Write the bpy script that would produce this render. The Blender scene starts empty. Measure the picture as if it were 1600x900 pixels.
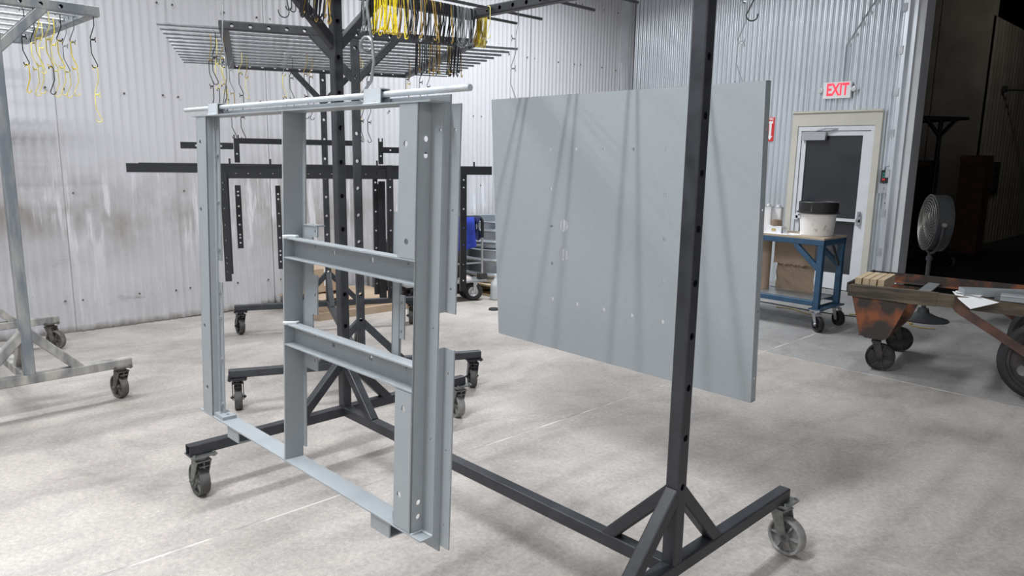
import bpy, bmesh, math, random
from mathutils import Vector, Matrix
from mathutils.geometry import delaunay_2d_cdt
random.seed(7)
S = bpy.context.scene
COL = S.collection
PI = math.pi
R = math.radians

# ------------------------------------------------------------------ camera
cam_d = bpy.data.cameras.new('camera')
cam_d.sensor_width = 36.0
cam_d.lens = 1128.6 * 36.0 / 1600.0
cam_d.clip_start = 0.05
cam_d.clip_end = 100
cam = bpy.data.objects.new('camera', cam_d)
COL.objects.link(cam)
CAM_H = 1.58
_y, _p, _r = R(46.884), R(10.237), R(0.930)
_f = Vector((-math.sin(_y) * math.cos(_p), math.cos(_y) * math.cos(_p), -math.sin(_p)))
_rt = Vector((math.cos(_y), math.sin(_y), 0))
_u = _rt.cross(_f)
_rr = math.cos(_r) * _rt + math.sin(_r) * _u
_uu = -math.sin(_r) * _rt + math.cos(_r) * _u
cam.matrix_world = Matrix(((_rr.x, _uu.x, -_f.x, 0), (_rr.y, _uu.y, -_f.y, 0), (_rr.z, _uu.z, -_f.z, CAM_H), (0, 0, 0, 1)))
S.camera = cam

# ------------------------------------------------------------------ world, exposure, lamps
w = bpy.data.worlds.new('world')
S.world = w
w.use_nodes = True
w.node_tree.nodes['Background'].inputs[0].default_value = (0.6, 0.7, 0.9, 1)
w.node_tree.nodes['Background'].inputs[1].default_value = 0.01
vs = S.view_settings
vs.view_transform = 'Standard'
vs.look = 'None'
vs.gamma = 1.0
vs.use_curve_mapping = False
vs.exposure = -0.05
CEIL = 5.4
# twin-tube fixtures: (x, y, length, watts per tube, gap)
FIXTURES_AND_FILL = [(-2.0, 0.1, 2.4, 98, 0.20), (-2.0, -3.3, 2.4, 14, 0.20), (-5.25, 0.3, 2.4, 58, 0.20), (-5.25, -3.2, 2.4, 10, 0.20), (-5.25, 5.6, 2.4, 98, 0.20), (1.25, -3.2, 2.4, 15, 0.20), (4.5, -2.4, 2.4, 85, 0.20), (4.5, 0.9, 2.4, 60, 0.20)]
LAMP_Z = 4.30
LAMP_COL = (0.94, 0.97, 1.0)


def lamp(x, y, length, watts, z=LAMP_Z, width=0.05):
    d = bpy.data.lights.new('lamp_or_fill_tube', 'AREA')
    d.shape = 'RECTANGLE'
    d.size = width
    d.size_y = length
    d.energy = watts
    d.color = LAMP_COL
    d.spread = R(160)
    o = bpy.data.objects.new('lamp_or_fill_tube', d)
    COL.objects.link(o)
    o.location = (x, y, z)
    return o


for fx, fy, fl_, fw, fg in FIXTURES_AND_FILL:
    lamp(fx - fg / 2, fy, fl_, fw)
    lamp(fx + fg / 2, fy, fl_, fw)


# ------------------------------------------------------------------ materials
def nd(nt, t, **kw):
    n = nt.nodes.new(t)
    for k, v in kw.items():
        setattr(n, k, v)
    return n


def mat(name, col, rough=0.5, metal=0.0, var=0.0, scale=6.0, bump=0.0, bscale=60.0, spec=0.5, col2=None, detail=6, stretch=(1, 1, 1), lo=0.35, hi=0.65, rvar=0.0, emit=0.0):
    m = bpy.data.materials.new(name)
    m.use_nodes = True
    nt = m.node_tree
    b = nt.nodes['Principled BSDF']
    b.inputs['Roughness'].default_value = rough
    b.inputs['Metallic'].default_value = metal
    b.inputs['Specular IOR Level'].default_value = spec
    c = (*col, 1)
    b.inputs['Base Color'].default_value = c
    if emit:
        b.inputs['Emission Color'].default_value = c
        b.inputs['Emission Strength'].default_value = emit
    if var or col2 or bump or rvar:
        tc = nd(nt, 'ShaderNodeTexCoord')
        mp = nd(nt, 'ShaderNodeMapping')
        mp.inputs['Scale'].default_value = stretch
        nt.links.new(tc.outputs['Object'], mp.inputs['Vector'])
    if var or col2:
        n = nd(nt, 'ShaderNodeTexNoise')
        n.inputs['Scale'].default_value = scale
        n.inputs['Detail'].default_value = detail
        nt.links.new(mp.outputs[0], n.inputs['Vector'])
        r = nd(nt, 'ShaderNodeValToRGB')
        r.color_ramp.elements[0].position = lo
        r.color_ramp.elements[1].position = hi
        if col2:
            r.color_ramp.elements[0].color = c
            r.color_ramp.elements[1].color = (*col2, 1)
        else:
            r.color_ramp.elements[0].color = tuple(max(0, x * (1 - var)) for x in col) + (1,)
            r.color_ramp.elements[1].color = tuple(min(1, x * (1 + var)) for x in col) + (1,)
        nt.links.new(n.outputs['Fac'], r.inputs[0])
        nt.links.new(r.outputs[0], b.inputs['Base Color'])
        if rvar:
            mr = nd(nt, 'ShaderNodeMapRange')
            mr.inputs['To Min'].default_value = rough - rvar
            mr.inputs['To Max'].default_value = rough + rvar
            nt.links.new(n.outputs['Fac'], mr.inputs['Value'])
            nt.links.new(mr.outputs[0], b.inputs['Roughness'])
    if bump:
        n2 = nd(nt, 'ShaderNodeTexNoise')
        n2.inputs['Scale'].default_value = bscale
        n2.inputs['Detail'].default_value = 4
        nt.links.new(mp.outputs[0], n2.inputs['Vector'])
        bp = nd(nt, 'ShaderNodeBump')
        bp.inputs['Strength'].default_value = bump
        bp.inputs['Distance'].default_value = 0.002
        nt.links.new(n2.outputs['Fac'], bp.inputs['Height'])
        nt.links.new(bp.outputs[0], b.inputs['Normal'])
    return m


def mat_floor(k=1.0, nm='worn_concrete'):
    m = bpy.data.materials.new(nm)
    m.use_nodes = True
    nt = m.node_tree
    b = nt.nodes['Principled BSDF']
    tc = nd(nt, 'ShaderNodeTexCoord')
    L = nt.links.new

    def noise(sc, det, rough=0.6, dist=0.0, stretch=None):
        n = nd(nt, 'ShaderNodeTexNoise')
        n.inputs['Scale'].default_value = sc
        n.inputs['Detail'].default_value = det
        n.inputs['Roughness'].default_value = rough
        n.inputs['Distortion'].default_value = dist
        if stretch:
            mp = nd(nt, 'ShaderNodeMapping')
            mp.inputs['Scale'].default_value = stretch
            L(tc.outputs['Object'], mp.inputs['Vector'])
            L(mp.outputs[0], n.inputs['Vector'])
        else:
            L(tc.outputs['Object'], n.inputs['Vector'])
        return n.outputs['Fac']

    def ramp(fac, stops):
        r = nd(nt, 'ShaderNodeValToRGB')
        e = r.color_ramp.elements
        while len(e) < len(stops):
            e.new(0.5)
        for i, (p, c) in enumerate(stops):
            e[i].position = p
            e[i].color = (*c, 1)
        L(fac, r.inputs[0])
        return r.outputs[0]

    def mix(a, bb, fac, mode='MULTIPLY'):
        x = nd(nt, 'ShaderNodeMix', data_type='RGBA', blend_type=mode)
        if isinstance(fac, float):
            x.inputs[0].default_value = fac
        else:
            L(fac, x.inputs[0])
        L(a, x.inputs[6])
        L(bb, x.inputs[7])
        return x.outputs[2]
    cols = [(0.270, 0.246, 0.226), (0.420, 0.386, 0.357), (0.515, 0.478, 0.445)]
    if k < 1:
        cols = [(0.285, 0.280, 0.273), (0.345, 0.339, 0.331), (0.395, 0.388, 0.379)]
    base = ramp(noise(0.75, 7, 0.62, 0.4), list(zip((0.3, 0.5, 0.7), cols)))
    patch = ramp(noise(2.6, 8, 0.7, 0.6, (1, 0.55, 1)), [(0.33, (0.70, 0.70, 0.715)), (0.55, (1, 1, 1))])
    fine = ramp(noise(46, 5, 0.7), [(0.32, (0.82, 0.82, 0.82)), (0.5, (0.98, 0.98, 0.98)), (0.66, (1.15, 1.14, 1.13))])
    speck = ramp(noise(140, 2, 0.5), [(0.6, (1, 1, 1)), (0.68, (1.35, 1.34, 1.32))])
    stain = ramp(noise(1.3, 5, 0.5, 1.2, (0.6, 1.3, 1)), [(0.62, (1, 1, 1)), (0.72, (0.80, 0.81, 0.80))])
    c = mix(base, patch, 0.9)
    c = mix(c, fine, 1.0)
    c = mix(c, speck, 0.8)
    c = mix(c, stain, 0.8)
    L(c, b.inputs['Base Color'])
    rr = nd(nt, 'ShaderNodeMapRange')
    rr.inputs['To Min'].default_value = 0.42
    rr.inputs['To Max'].default_value = 0.75
    L(noise(3.0, 5), rr.inputs['Value'])
    L(rr.outputs[0], b.inputs['Roughness'])
    bp = nd(nt, 'ShaderNodeBump')
    bp.inputs['Strength'].default_value = 0.12
    bp.inputs['Distance'].default_value = 0.003
    L(noise(60, 6), bp.inputs['Height'])
    L(bp.outputs[0], b.inputs['Normal'])
    return m


def mat_wall_white():
    # painted corrugated steel: grime and scuffs low on the wall, paint flakes
    m = bpy.data.materials.new('dirty_white_paint')
    m.use_nodes = True
    nt = m.node_tree
    b = nt.nodes['Principled BSDF']
    L = nt.links.new
    geo = nd(nt, 'ShaderNodeNewGeometry')
    sep = nd(nt, 'ShaderNodeSeparateXYZ')
    L(geo.outputs['Position'], sep.inputs[0])

    def noise(sc, det, stretch, rough=0.6, dist=0.0):
        mp = nd(nt, 'ShaderNodeMapping')
        mp.inputs['Scale'].default_value = stretch
        L(geo.outputs['Position'], mp.inputs['Vector'])
        n = nd(nt, 'ShaderNodeTexNoise')
        n.inputs['Scale'].default_value = sc
        n.inputs['Detail'].default_value = det
        n.inputs['Roughness'].default_value = rough
        n.inputs['Distortion'].default_value = dist
        L(mp.outputs[0], n.inputs['Vector'])
        return n.outputs['Fac']

    def math_(op, a, bb):
        x = nd(nt, 'ShaderNodeMath', operation=op)
        for i, v in enumerate((a, bb)):
            if isinstance(v, (int, float)):
                x.inputs[i].default_value = v
            else:
                L(v, x.inputs[i])
        return x.outputs[0]

    def ramp(fac, stops):
        r = nd(nt, 'ShaderNodeValToRGB')
        e = r.color_ramp.elements
        while len(e) < len(stops):
            e.new(0.5)
        for i, (p, c) in enumerate(stops):
            e[i].position = p
            e[i].color = (*c, 1)
        L(fac, r.inputs[0])
        return r.outputs[0]

    def mix(a, bb, fac, mode='MIX'):
        x = nd(nt, 'ShaderNodeMix', data_type='RGBA', blend_type=mode)
        if isinstance(fac, float):
            x.inputs[0].default_value = fac
        else:
            L(fac, x.inputs[0])
        for i, v in ((6, a), (7, bb)):
            if isinstance(v, tuple):
                x.inputs[i].default_value = (*v, 1)
            else:
                L(v, x.inputs[i])
        return x.outputs[2]
    z = sep.outputs['Z']
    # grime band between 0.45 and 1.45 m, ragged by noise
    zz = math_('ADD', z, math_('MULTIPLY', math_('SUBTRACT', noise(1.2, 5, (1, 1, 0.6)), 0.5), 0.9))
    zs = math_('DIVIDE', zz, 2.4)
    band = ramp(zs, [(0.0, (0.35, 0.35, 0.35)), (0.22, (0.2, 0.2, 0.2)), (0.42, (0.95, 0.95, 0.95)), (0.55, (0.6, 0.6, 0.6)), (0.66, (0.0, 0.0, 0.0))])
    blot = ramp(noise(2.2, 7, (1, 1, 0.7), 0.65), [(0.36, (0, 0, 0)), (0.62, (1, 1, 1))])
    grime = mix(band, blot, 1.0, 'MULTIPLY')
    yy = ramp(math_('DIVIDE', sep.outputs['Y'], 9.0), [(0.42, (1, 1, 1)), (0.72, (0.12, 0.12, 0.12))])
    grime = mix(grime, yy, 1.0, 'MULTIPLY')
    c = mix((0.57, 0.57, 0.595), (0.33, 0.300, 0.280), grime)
    streak = ramp(noise(9, 4, (1, 1, 0.12)), [(0.56, (0, 0, 0)), (0.64, (1, 1, 1))])
    streak = mix(streak, band, 1.0, 'MULTIPLY')
    c = mix(c, (0.74, 0.74, 0.77), streak)
    scuff = ramp(noise(1.6, 8, (1, 0.7, 5.0), 0.7, 0.4), [(0.61, (0, 0, 0)), (0.76, (0.85, 0.85, 0.85))])
    low = ramp(zs, [(0.05, (1, 1, 1)), (0.5, (0.5, 0.5, 0.5)), (0.6, (0, 0, 0))])
    scuff = mix(scuff, low, 1.0, 'MULTIPLY')
    c = mix(c, (0.16, 0.145, 0.135), scuff)
    dots = ramp(noise(55, 2, (1, 1, 0.8)), [(0.73, (0, 0, 0)), (0.76, (1, 1, 1))])
    dots = mix(dots, low, 1.0, 'MULTIPLY')
    c = mix(c, (0.13, 0.12, 0.115), dots)
    foot = ramp(math_('ADD', z, math_('MULTIPLY', noise(7, 5, (1, 1, 1)), 0.10)), [(0.06, (1, 1, 1)), (0.12, (0, 0, 0))])
    c = mix(c, (0.22, 0.20, 0.185), foot)
    L(c, b.inputs['Base Color'])
    b.inputs['Roughness'].default_value = 0.5
    return m


M = {}
M['floor'] = mat_floor()
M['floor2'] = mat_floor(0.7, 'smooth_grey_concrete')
M['filler'] = mat('joint_filler', (0.34, 0.33, 0.31), 0.85, col2=(0.62, 0.59, 0.55), scale=5, detail=8, lo=0.40, hi=0.58)
M['wall_w'] = mat_wall_white()
M['galv'] = mat('galvanised_steel', (0.76, 0.80, 0.84), 0.30, metal=0.8, col2=(0.84, 0.88, 0.92), scale=6, stretch=(1, 1, 0.12), detail=3)
M['galv2'] = mat('dull_galvanised_steel', (0.45, 0.47, 0.49), 0.45, metal=0.7, var=0.12, scale=14)
M['trim_w'] = mat('white_trim_paint', (0.62, 0.63, 0.65), 0.5, var=0.05)
M['beige'] = mat('beige_trim_paint', (0.60, 0.58, 0.51), 0.5, var=0.04)
M['alu_w'] = mat('white_door_paint', (0.72, 0.74, 0.77), 0.4, var=0.03)
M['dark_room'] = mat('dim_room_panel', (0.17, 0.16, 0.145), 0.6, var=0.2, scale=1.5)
M['dark_floor'] = mat('unlit_shade_concrete', (0.018, 0.017, 0.017), 0.9, var=0.3)  # near-black base stands in for the shade of the unlit room
M['ceil'] = mat('ceiling_insulation', (0.55, 0.55, 0.56), 0.8, var=0.05)
M['black'] = mat('charcoal_rack_paint', (0.028, 0.0295, 0.035), 0.42, var=0.22, scale=16, bump=0.08, bscale=120, rvar=0.1)
M['black2'] = mat('slate_rack_paint', (0.040, 0.044, 0.050), 0.45, var=0.22, scale=13, bump=0.06, bscale=120)
M['rackgrey'] = mat('worn_grey_rack', (0.19, 0.215, 0.24), 0.42, metal=0.25, col2=(0.40, 0.40, 0.38), scale=16, stretch=(1, 1, 0.25), lo=0.42, hi=0.72)
M['rackbase'] = mat('overspray_grey_steel', (0.17, 0.175, 0.18), 0.6, col2=(0.44, 0.42, 0.38), scale=14, stretch=(1, 1, 0.35), lo=0.35, hi=0.65)
M['rod'] = mat('bare_steel_rod', (0.22, 0.235, 0.25), 0.42, metal=0.6, var=0.2, scale=20)
M['darkrod'] = mat('dark_steel_rod', (0.13, 0.135, 0.145), 0.42, metal=0.6, var=0.2, scale=20)
M['grey'] = mat('grey_primer_coat', (0.312, 0.338, 0.355), 0.36, var=0.02, scale=30, bump=0.03, bscale=400)
M['grey_pipe'] = mat('light_grey_pipe_coat', (0.50, 0.53, 0.55), 0.36, var=0.03, scale=20)
M['bpart'] = mat('satin_black_coat', (0.020, 0.021, 0.024), 0.35, var=0.1)
M['tyre'] = mat('grey_caster_tread', (0.085, 0.083, 0.08), 0.7, var=0.35, scale=22, bump=0.2, bscale=90)
M['rubber'] = mat('black_rubber', (0.02, 0.02, 0.022), 0.7, var=0.3, scale=10)
M['castm'] = mat('caster_fork_steel', (0.20, 0.21, 0.20), 0.45, metal=0.6, var=0.25, scale=30)
M['castw'] = mat('cast_wheel_grey', (0.27, 0.265, 0.255), 0.55, metal=0.3, var=0.2, scale=25)
M['castd'] = mat('dirty_cast_wheel', (0.13, 0.12, 0.105), 0.65, metal=0.2, var=0.35, scale=22)
M['zinc'] = mat('zinc_fork', (0.50, 0.51, 0.52), 0.35, metal=0.8, var=0.15, scale=30)
M['hook_b'] = mat('black_wire', (0.018, 0.018, 0.02), 0.45)
M['hook_y'] = mat('yellow_coated_wire', (0.85, 0.66, 0.03), 0.5, var=0.2, scale=40)
M['hook_o'] = mat('dull_gold_wire', (0.42, 0.28, 0.07), 0.5, var=0.3, scale=40)
M['hook_s'] = mat('pale_yellow_wire', (0.80, 0.70, 0.22), 0.5, var=0.2, scale=30)
M['hook_g'] = mat('grey_steel_wire', (0.33, 0.35, 0.36), 0.4, metal=0.6, var=0.2, scale=40)
M['blue'] = mat('blue_bench_paint', (0.028, 0.083, 0.155), 0.45, var=0.15, scale=12)
M['ply'] = mat('worn_plywood', (0.36, 0.28, 0.20), 0.7, col2=(0.50, 0.42, 0.33), scale=9, stretch=(1, 6, 1))
M['kraft'] = mat('kraft_paper', (0.36, 0.27, 0.19), 0.75, var=0.08, scale=5)
M['card'] = mat('cardboard', (0.40, 0.29, 0.20), 0.8, col2=(0.47, 0.36, 0.26), scale=4)
M['wood'] = mat('pale_lumber', (0.50, 0.38, 0.24), 0.75, col2=(0.63, 0.51, 0.35), scale=18, stretch=(1, 0.15, 1))
M['oldwood'] = mat('weathered_oak_rail', (0.050, 0.042, 0.033), 0.8, col2=(0.19, 0.15, 0.10), scale=14, stretch=(0.18, 1, 1.6), lo=0.38, hi=0.72, bump=0.3, bscale=50)
M['rust'] = mat('rusty_iron', (0.045, 0.036, 0.032), 0.75, col2=(0.26, 0.085, 0.035), scale=6, detail=10, lo=0.49, hi=0.64, bump=0.2, bscale=80)
M['rust2'] = mat('brown_rusted_iron', (0.055, 0.034, 0.028), 0.7, col2=(0.13, 0.058, 0.040), scale=9, detail=8, bump=0.15, bscale=80)
M['iron'] = mat('dark_cast_iron', (0.055, 0.05, 0.047), 0.65, metal=0.3, var=0.35, scale=14, bump=0.15, bscale=70)
M['lid'] = mat('black_bucket_lid', (0.015, 0.015, 0.016), 0.45, col2=(0.40, 0.38, 0.34), scale=26, stretch=(1, 1, 0.12), lo=0.62, hi=0.74)
M['bucket'] = mat('white_bucket_plastic', (0.80, 0.78, 0.75), 0.45, col2=(0.50, 0.43, 0.34), scale=7, lo=0.60, hi=0.66)
M['white'] = mat('white_label_paint', (0.74, 0.75, 0.77), 0.5, var=0.03)
M['paper'] = mat('white_paper', (0.80, 0.80, 0.80), 0.8)
M['tape'] = mat('brown_tape', (0.22, 0.15, 0.10), 0.5)
M['steel'] = mat('bright_steel', (0.55, 0.56, 0.58), 0.3, metal=0.9)
M['red'] = mat('sign_red', (0.70, 0.03, 0.03), 0.5)
M['exit'] = mat('exit_letter_red', (0.95, 0.05, 0.10), 0.5, emit=0.55)
M['signw'] = mat('sign_white', (0.90, 0.90, 0.90), 0.45)
M['glassd'] = mat('night_door_glass', (0.030, 0.032, 0.038), 0.06, spec=0.6)
M['lens'] = mat('lamp_lens', (0.65, 0.66, 0.66), 0.15, spec=0.7)
M['bluecloth'] = mat('blue_cloth', (0.02, 0.045, 0.36), 0.85, var=0.25, scale=7)
M['navycloth'] = mat('navy_cloth', (0.012, 0.016, 0.07), 0.85, var=0.25, scale=7)
M['rag'] = mat('pale_rag', (0.62, 0.55, 0.53), 0.9, var=0.1)
M['tank'] = mat('stock_tank_galvanised', (0.50, 0.54, 0.58), 0.33, metal=0.85, var=0.08, scale=8)
M['jug'] = mat('cloudy_plastic', (0.55, 0.57, 0.58), 0.35)
M['fan'] = mat('dimmed_grey_fan_paint', (0.040, 0.042, 0.045), 0.5, metal=0.2, var=0.1)  # base darkened to stand in for the weak light around the fan
M['fanw'] = mat('fan_guard_wire', (0.22, 0.21, 0.19), 0.45, metal=0.5)  # guard colour darkened too, for the same weak light
M['green'] = mat('green_button', (0.02, 0.20, 0.16), 0.4)
M['darkwood'] = mat('dark_crate_wood', (0.085, 0.038, 0.018), 0.7, var=0.3, scale=8)
M['tan'] = mat('tan_cable', (0.45, 0.34, 0.12), 0.6)


# ------------------------------------------------------------------ mesh helpers
class MB:
    def __init__(s):
        s.v = []
        s.f = []

    def add(s, vs_, fs, T=None):
        o = len(s.v)
        if T is not None:
            s.v += [tuple(T @ Vector(p)) for p in vs_]
        else:
            s.v += [tuple(p) for p in vs_]
        s.f += [tuple(i + o for i in f) for f in fs]
        return s

    def box(s, x0, x1, y0, y1, z0, z1, T=None):
        return s.add([(x0, y0, z0), (x1, y0, z0), (x1, y1, z0), (x0, y1, z0), (x0, y0, z1), (x1, y0, z1), (x1, y1, z1), (x0, y1, z1)],
                     [(0, 3, 2, 1), (4, 5, 6, 7), (0, 1, 5, 4), (1, 2, 6, 5), (2, 3, 7, 6), (3, 0, 4, 7)], T)

    def bar(s, p0, p1, wx, wy, up=(0, 0, 1), T=None):
        F, L = frame(p0, p1, up)
        return s.box(-wx / 2, wx / 2, -wy / 2, wy / 2, 0, L, (T @ F) if T is not None else F)

    def cyl(s, p0, p1, r, n=12, caps=True, r1=None):
        F, L = frame(p0, p1)
        r1 = r if r1 is None else r1
        vs_ = [(r * math.cos(2 * PI * i / n), r * math.sin(2 * PI * i / n), 0) for i in range(n)] + [(r1 * math.cos(2 * PI * i / n), r1 * math.sin(2 * PI * i / n), L) for i in range(n)]
        fs = [(i, (i + 1) % n, n + (i + 1) % n, n + i) for i in range(n)]
        if caps:
            fs += [tuple(range(n - 1, -1, -1)), tuple(range(n, 2 * n))]
        return s.add(vs_, fs, F)

    def tube(s, path, r, n=6, caps=True, closed=False):
        P = [Vector(p) for p in path]
        m = len(P)
        vs_ = []
        N = None
        for i in range(m):
            if closed:
                t = (P[(i + 1) % m] - P[i - 1]).normalized()
            else:
                t = (P[min(i + 1, m - 1)] - P[max(i - 1, 0)]).normalized()
            if N is None:
                a = Vector((0, 0, 1)) if abs(t.z) < 0.9 else Vector((1, 0, 0))
                N = (a - a.dot(t) * t).normalized()
            else:
                N = (N - N.dot(t) * t).normalized()
            B = t.cross(N)
            for k in range(n):
                a = 2 * PI * k / n
                vs_.append(P[i] + r * (math.cos(a) * N + math.sin(a) * B))
        fs = []
        for i in range(m if closed else m - 1):
            j = (i + 1) % m
            for k in range(n):
                fs.append((i * n + k, i * n + (k + 1) % n, j * n + (k + 1) % n, j * n + k))
        if caps and not closed:
            fs += [tuple(range(n - 1, -1, -1)), tuple((m - 1) * n + k for k in range(n))]
        return s.add(vs_, fs)

    def lathe(s, prof, n=24, T=None, arc=2 * PI, close=True):
        m = len(prof)
        k = n if close else n + 1
        vs_ = []
        for i in range(k):
            a = arc * i / n
            vs_ += [(r * math.cos(a), r * math.sin(a), z) for r, z in prof]
        fs = []
        for i in range(n):
            j = (i + 1) % k
            for q in range(m - 1):
                fs.append((i * m + q, j * m + q, j * m + q + 1, i * m + q + 1))
        return s.add(vs_, fs, T)

    def plate(s, w_, h, t, holes=(), T=None, n=12, poly=None):
        """slab 0..w, 0..h (or polygon) with round through-holes (x, y, r); thickness 0..t in z"""
        out = poly or [(0, 0), (w_, 0), (w_, h), (0, h)]
        co = [Vector(p) for p in out]
        no = len(co)
        loops = [list(range(no))]
        for (hx, hy, hr) in holes:
            st = len(co)
            co += [Vector((hx + hr * math.cos(2 * PI * k / n), hy + hr * math.sin(2 * PI * k / n))) for k in range(n)]
            loops.append(list(range(st, st + n)))
        if not holes and poly is None:
            return s.box(0, w_, 0, h, 0, t, T)
        ed = []
        for l in loops:
            ed += [(l[i], l[(i + 1) % len(l)]) for i in range(len(l))]
        rv, re, rf, ov, oe, of = delaunay_2d_cdt(co, ed, [loops[0]], 1, 1e-6)
        tri = []
        for f in rf:
            c = sum((rv[i] for i in f), Vector((0, 0))) / len(f)
            if any((c - Vector((hx, hy))).length < hr * 0.97 for hx, hy, hr in holes):
                continue
            tri.append(tuple(f))
        m = len(rv)
        vs_ = [(p.x, p.y, 0) for p in rv] + [(p.x, p.y, t) for p in rv]
        fs = [tuple(reversed(f)) for f in tri] + [tuple(i + m for i in f) for f in tri]
        mp = {}
        for i, src in enumerate(ov):
            for q in src:
                mp[q] = i
        for li, l in enumerate(loops):
            for i in range(len(l)):
                a, b = mp.get(l[i]), mp.get(l[(i + 1) % len(l)])
                if a is None or b is None or a == b:
                    continue
                fs.append((a, b, b + m, a + m) if li == 0 else (b, a, a + m, b + m))
        return s.add(vs_, fs, T)

    def sqtube(s, p0, p1, w_, up=(0, 0, 1), hx=(), hy=(), hr=0.012, t=0.004, rad=0.006):
        """hollow square tube with rounded corners; hx / hy: hole distances on the two face pairs"""
        F, L = frame(p0, p1, up)
        a = w_ / 2 - rad
        h2 = w_ / 2
        for k in range(4):
            hs = hx if k % 2 == 0 else hy
            # plate in local: width along tangential, height along z
            ang = k * PI / 2
            Rm = Matrix.Rotation(ang, 4, 'Z')
            # plate xy -> (y, z), thickness -> x
            P = Matrix(((0, 0, 1, h2 - t), (1, 0, 0, -a), (0, 1, 0, 0), (0, 0, 0, 1)))
            s.plate(2 * a, L, t, [(a, d, hr) for d in hs if hr < d < L - hr], F @ Rm @ P)
            vs_ = []
            for q in range(4):
                an = ang + (PI / 2) * q / 3
                # corner centre between face k and k+1
                cc = Rm @ Vector((a, a, 0))
                x, y = cc.x + rad * math.cos(an), cc.y + rad * math.sin(an)
                vs_ += [(x, y, 0), (x, y, L)]
            s.add(vs_, [(2 * q, 2 * q + 2, 2 * q + 3, 2 * q + 1) for q in range(3)], F)
            cc = Rm @ Vector((a, a, 0))
            e1 = Rm @ Vector((a, h2, 0))
        return s

    def mesh(s, name, mat_, ang=32):
        me = bpy.data.meshes.new(name)
        me.from_pydata(s.v, [], s.f)
        me.validate()
        me.materials.append(mat_)
        me.shade_smooth()
        try:
            me.set_sharp_from_angle(angle=R(ang))
        except Exception:
            pass
        return me

    def build(s, name, mat_, parent=None, ang=32):
        o = bpy.data.objects.new(name, s.mesh(name, mat_, ang))
        COL.objects.link(o)
        if parent is not None:
            o.parent = parent
        return o


def frame(p0, p1, up=(0, 0, 1)):
    p0, p1 = Vector(p0), Vector(p1)
    d = p1 - p0
    L = d.length
    z = d / L
    u = Vector(up)
    if abs(u.normalized().dot(z)) > 0.98:
        u = Vector((1, 0, 0)) if abs(z.x) < 0.9 else Vector((0, 1, 0))
    x = (u - u.dot(z) * z).normalized()      # local x along 'up'
    y = z.cross(x)
    return Matrix(((x.x, y.x, z.x, p0.x), (x.y, y.y, z.y, p0.y), (x.z, y.z, z.z, p0.z), (0, 0, 0, 1))), L


def tag(o, label, cat, group=None):
    o['label'] = label
    o['category'] = cat
    if group:
        o['group'] = group
    return o


def thing(name, label, cat, loc=(0, 0, 0), rz=0.0, group=None):
    o = bpy.data.objects.new(name, None)
    o.empty_display_size = 0.1
    COL.objects.link(o)
    o.location = loc
    o.rotation_euler = (0, 0, rz)
    return tag(o, label, cat, group)


def struct(o):
    o['kind'] = 'structure'
    return o


def child(name, me, parent, loc=(0, 0, 0), rot=(0, 0, 0)):
    o = bpy.data.objects.new(name, me)
    COL.objects.link(o)
    o.parent = parent
    o.location = loc
    o.rotation_euler = rot
    return o


def kids(o):
    return [c for c in bpy.data.objects if c.parent == o]


def copy_tree(o, parent=None):
    c = o.copy()
    COL.objects.link(c)
    c.parent = parent
    for ch in kids(o):
        copy_tree(ch, c)
    return c


def letters(text, size, mat_, parent, T, depth=0.001, name='lettering', sx=1.0, bold=0.0):
    cu = bpy.data.curves.new('txt', 'FONT')
    cu.body = text
    cu.size = size
    cu.extrude = depth
    cu.offset = bold
    cu.align_x = 'CENTER'
    cu.align_y = 'CENTER'
    o = bpy.data.objects.new('txt', cu)
    COL.objects.link(o)
    bpy.context.view_layer.update()
    me = bpy.data.meshes.new_from_object(o.evaluated_get(bpy.context.evaluated_depsgraph_get()))
    bpy.data.objects.remove(o)
    bpy.data.curves.remove(cu)
    me.transform(T @ Matrix.Diagonal((sx, 1, 1, 1)))
    me.materials.clear()
    me.materials.append(mat_)
    me.name = name
    return child(name, me, parent)


# ------------------------------------------------------------------ the room
WX, WY = -7.15, 9.14
flo = struct(MB().box(WX - 0.1, 7.0, -5.0, WY + 0.2, -0.06, -0.0008).build('floor', M['filler']))
xs = [WX - 0.05, -2.866, 1.45, 5.8, 7.0]
ys = [-5.0, -0.75, 5.615, WY + 0.1]
for i in range(len(xs) - 1):
    for j in range(len(ys) - 1):
        g = 0.0075
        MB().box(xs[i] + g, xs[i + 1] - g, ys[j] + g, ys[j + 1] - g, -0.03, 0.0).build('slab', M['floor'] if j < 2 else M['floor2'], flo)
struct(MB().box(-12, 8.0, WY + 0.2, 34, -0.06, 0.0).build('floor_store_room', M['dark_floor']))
struct(MB().box(WX - 0.3, 7.2, -5.2, WY + 0.3, CEIL, CEIL + 0.1).build('ceiling', M['ceil']))


def corrugated(length, z0, z1, pitch, amp, seg=8, phase=0.0):
    """sheet along local x, height z, relief in local y"""
    n = max(2, int(round(length / pitch * seg)))
    mb = MB()
    vs_ = []
    for i in range(n + 1):
        x = length * i / n
        y = amp * math.sin(2 * PI * (x + phase) / pitch)
        y = amp * max(-1, min(1, 1.25 * y / amp)) if amp else 0
        vs_ += [(x, y, z0), (x, y, z1)]
    mb.add(vs_, [(2 * i, 2 * i + 2, 2 * i + 3, 2 * i + 1) for i in range(n)])
    return mb


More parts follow.
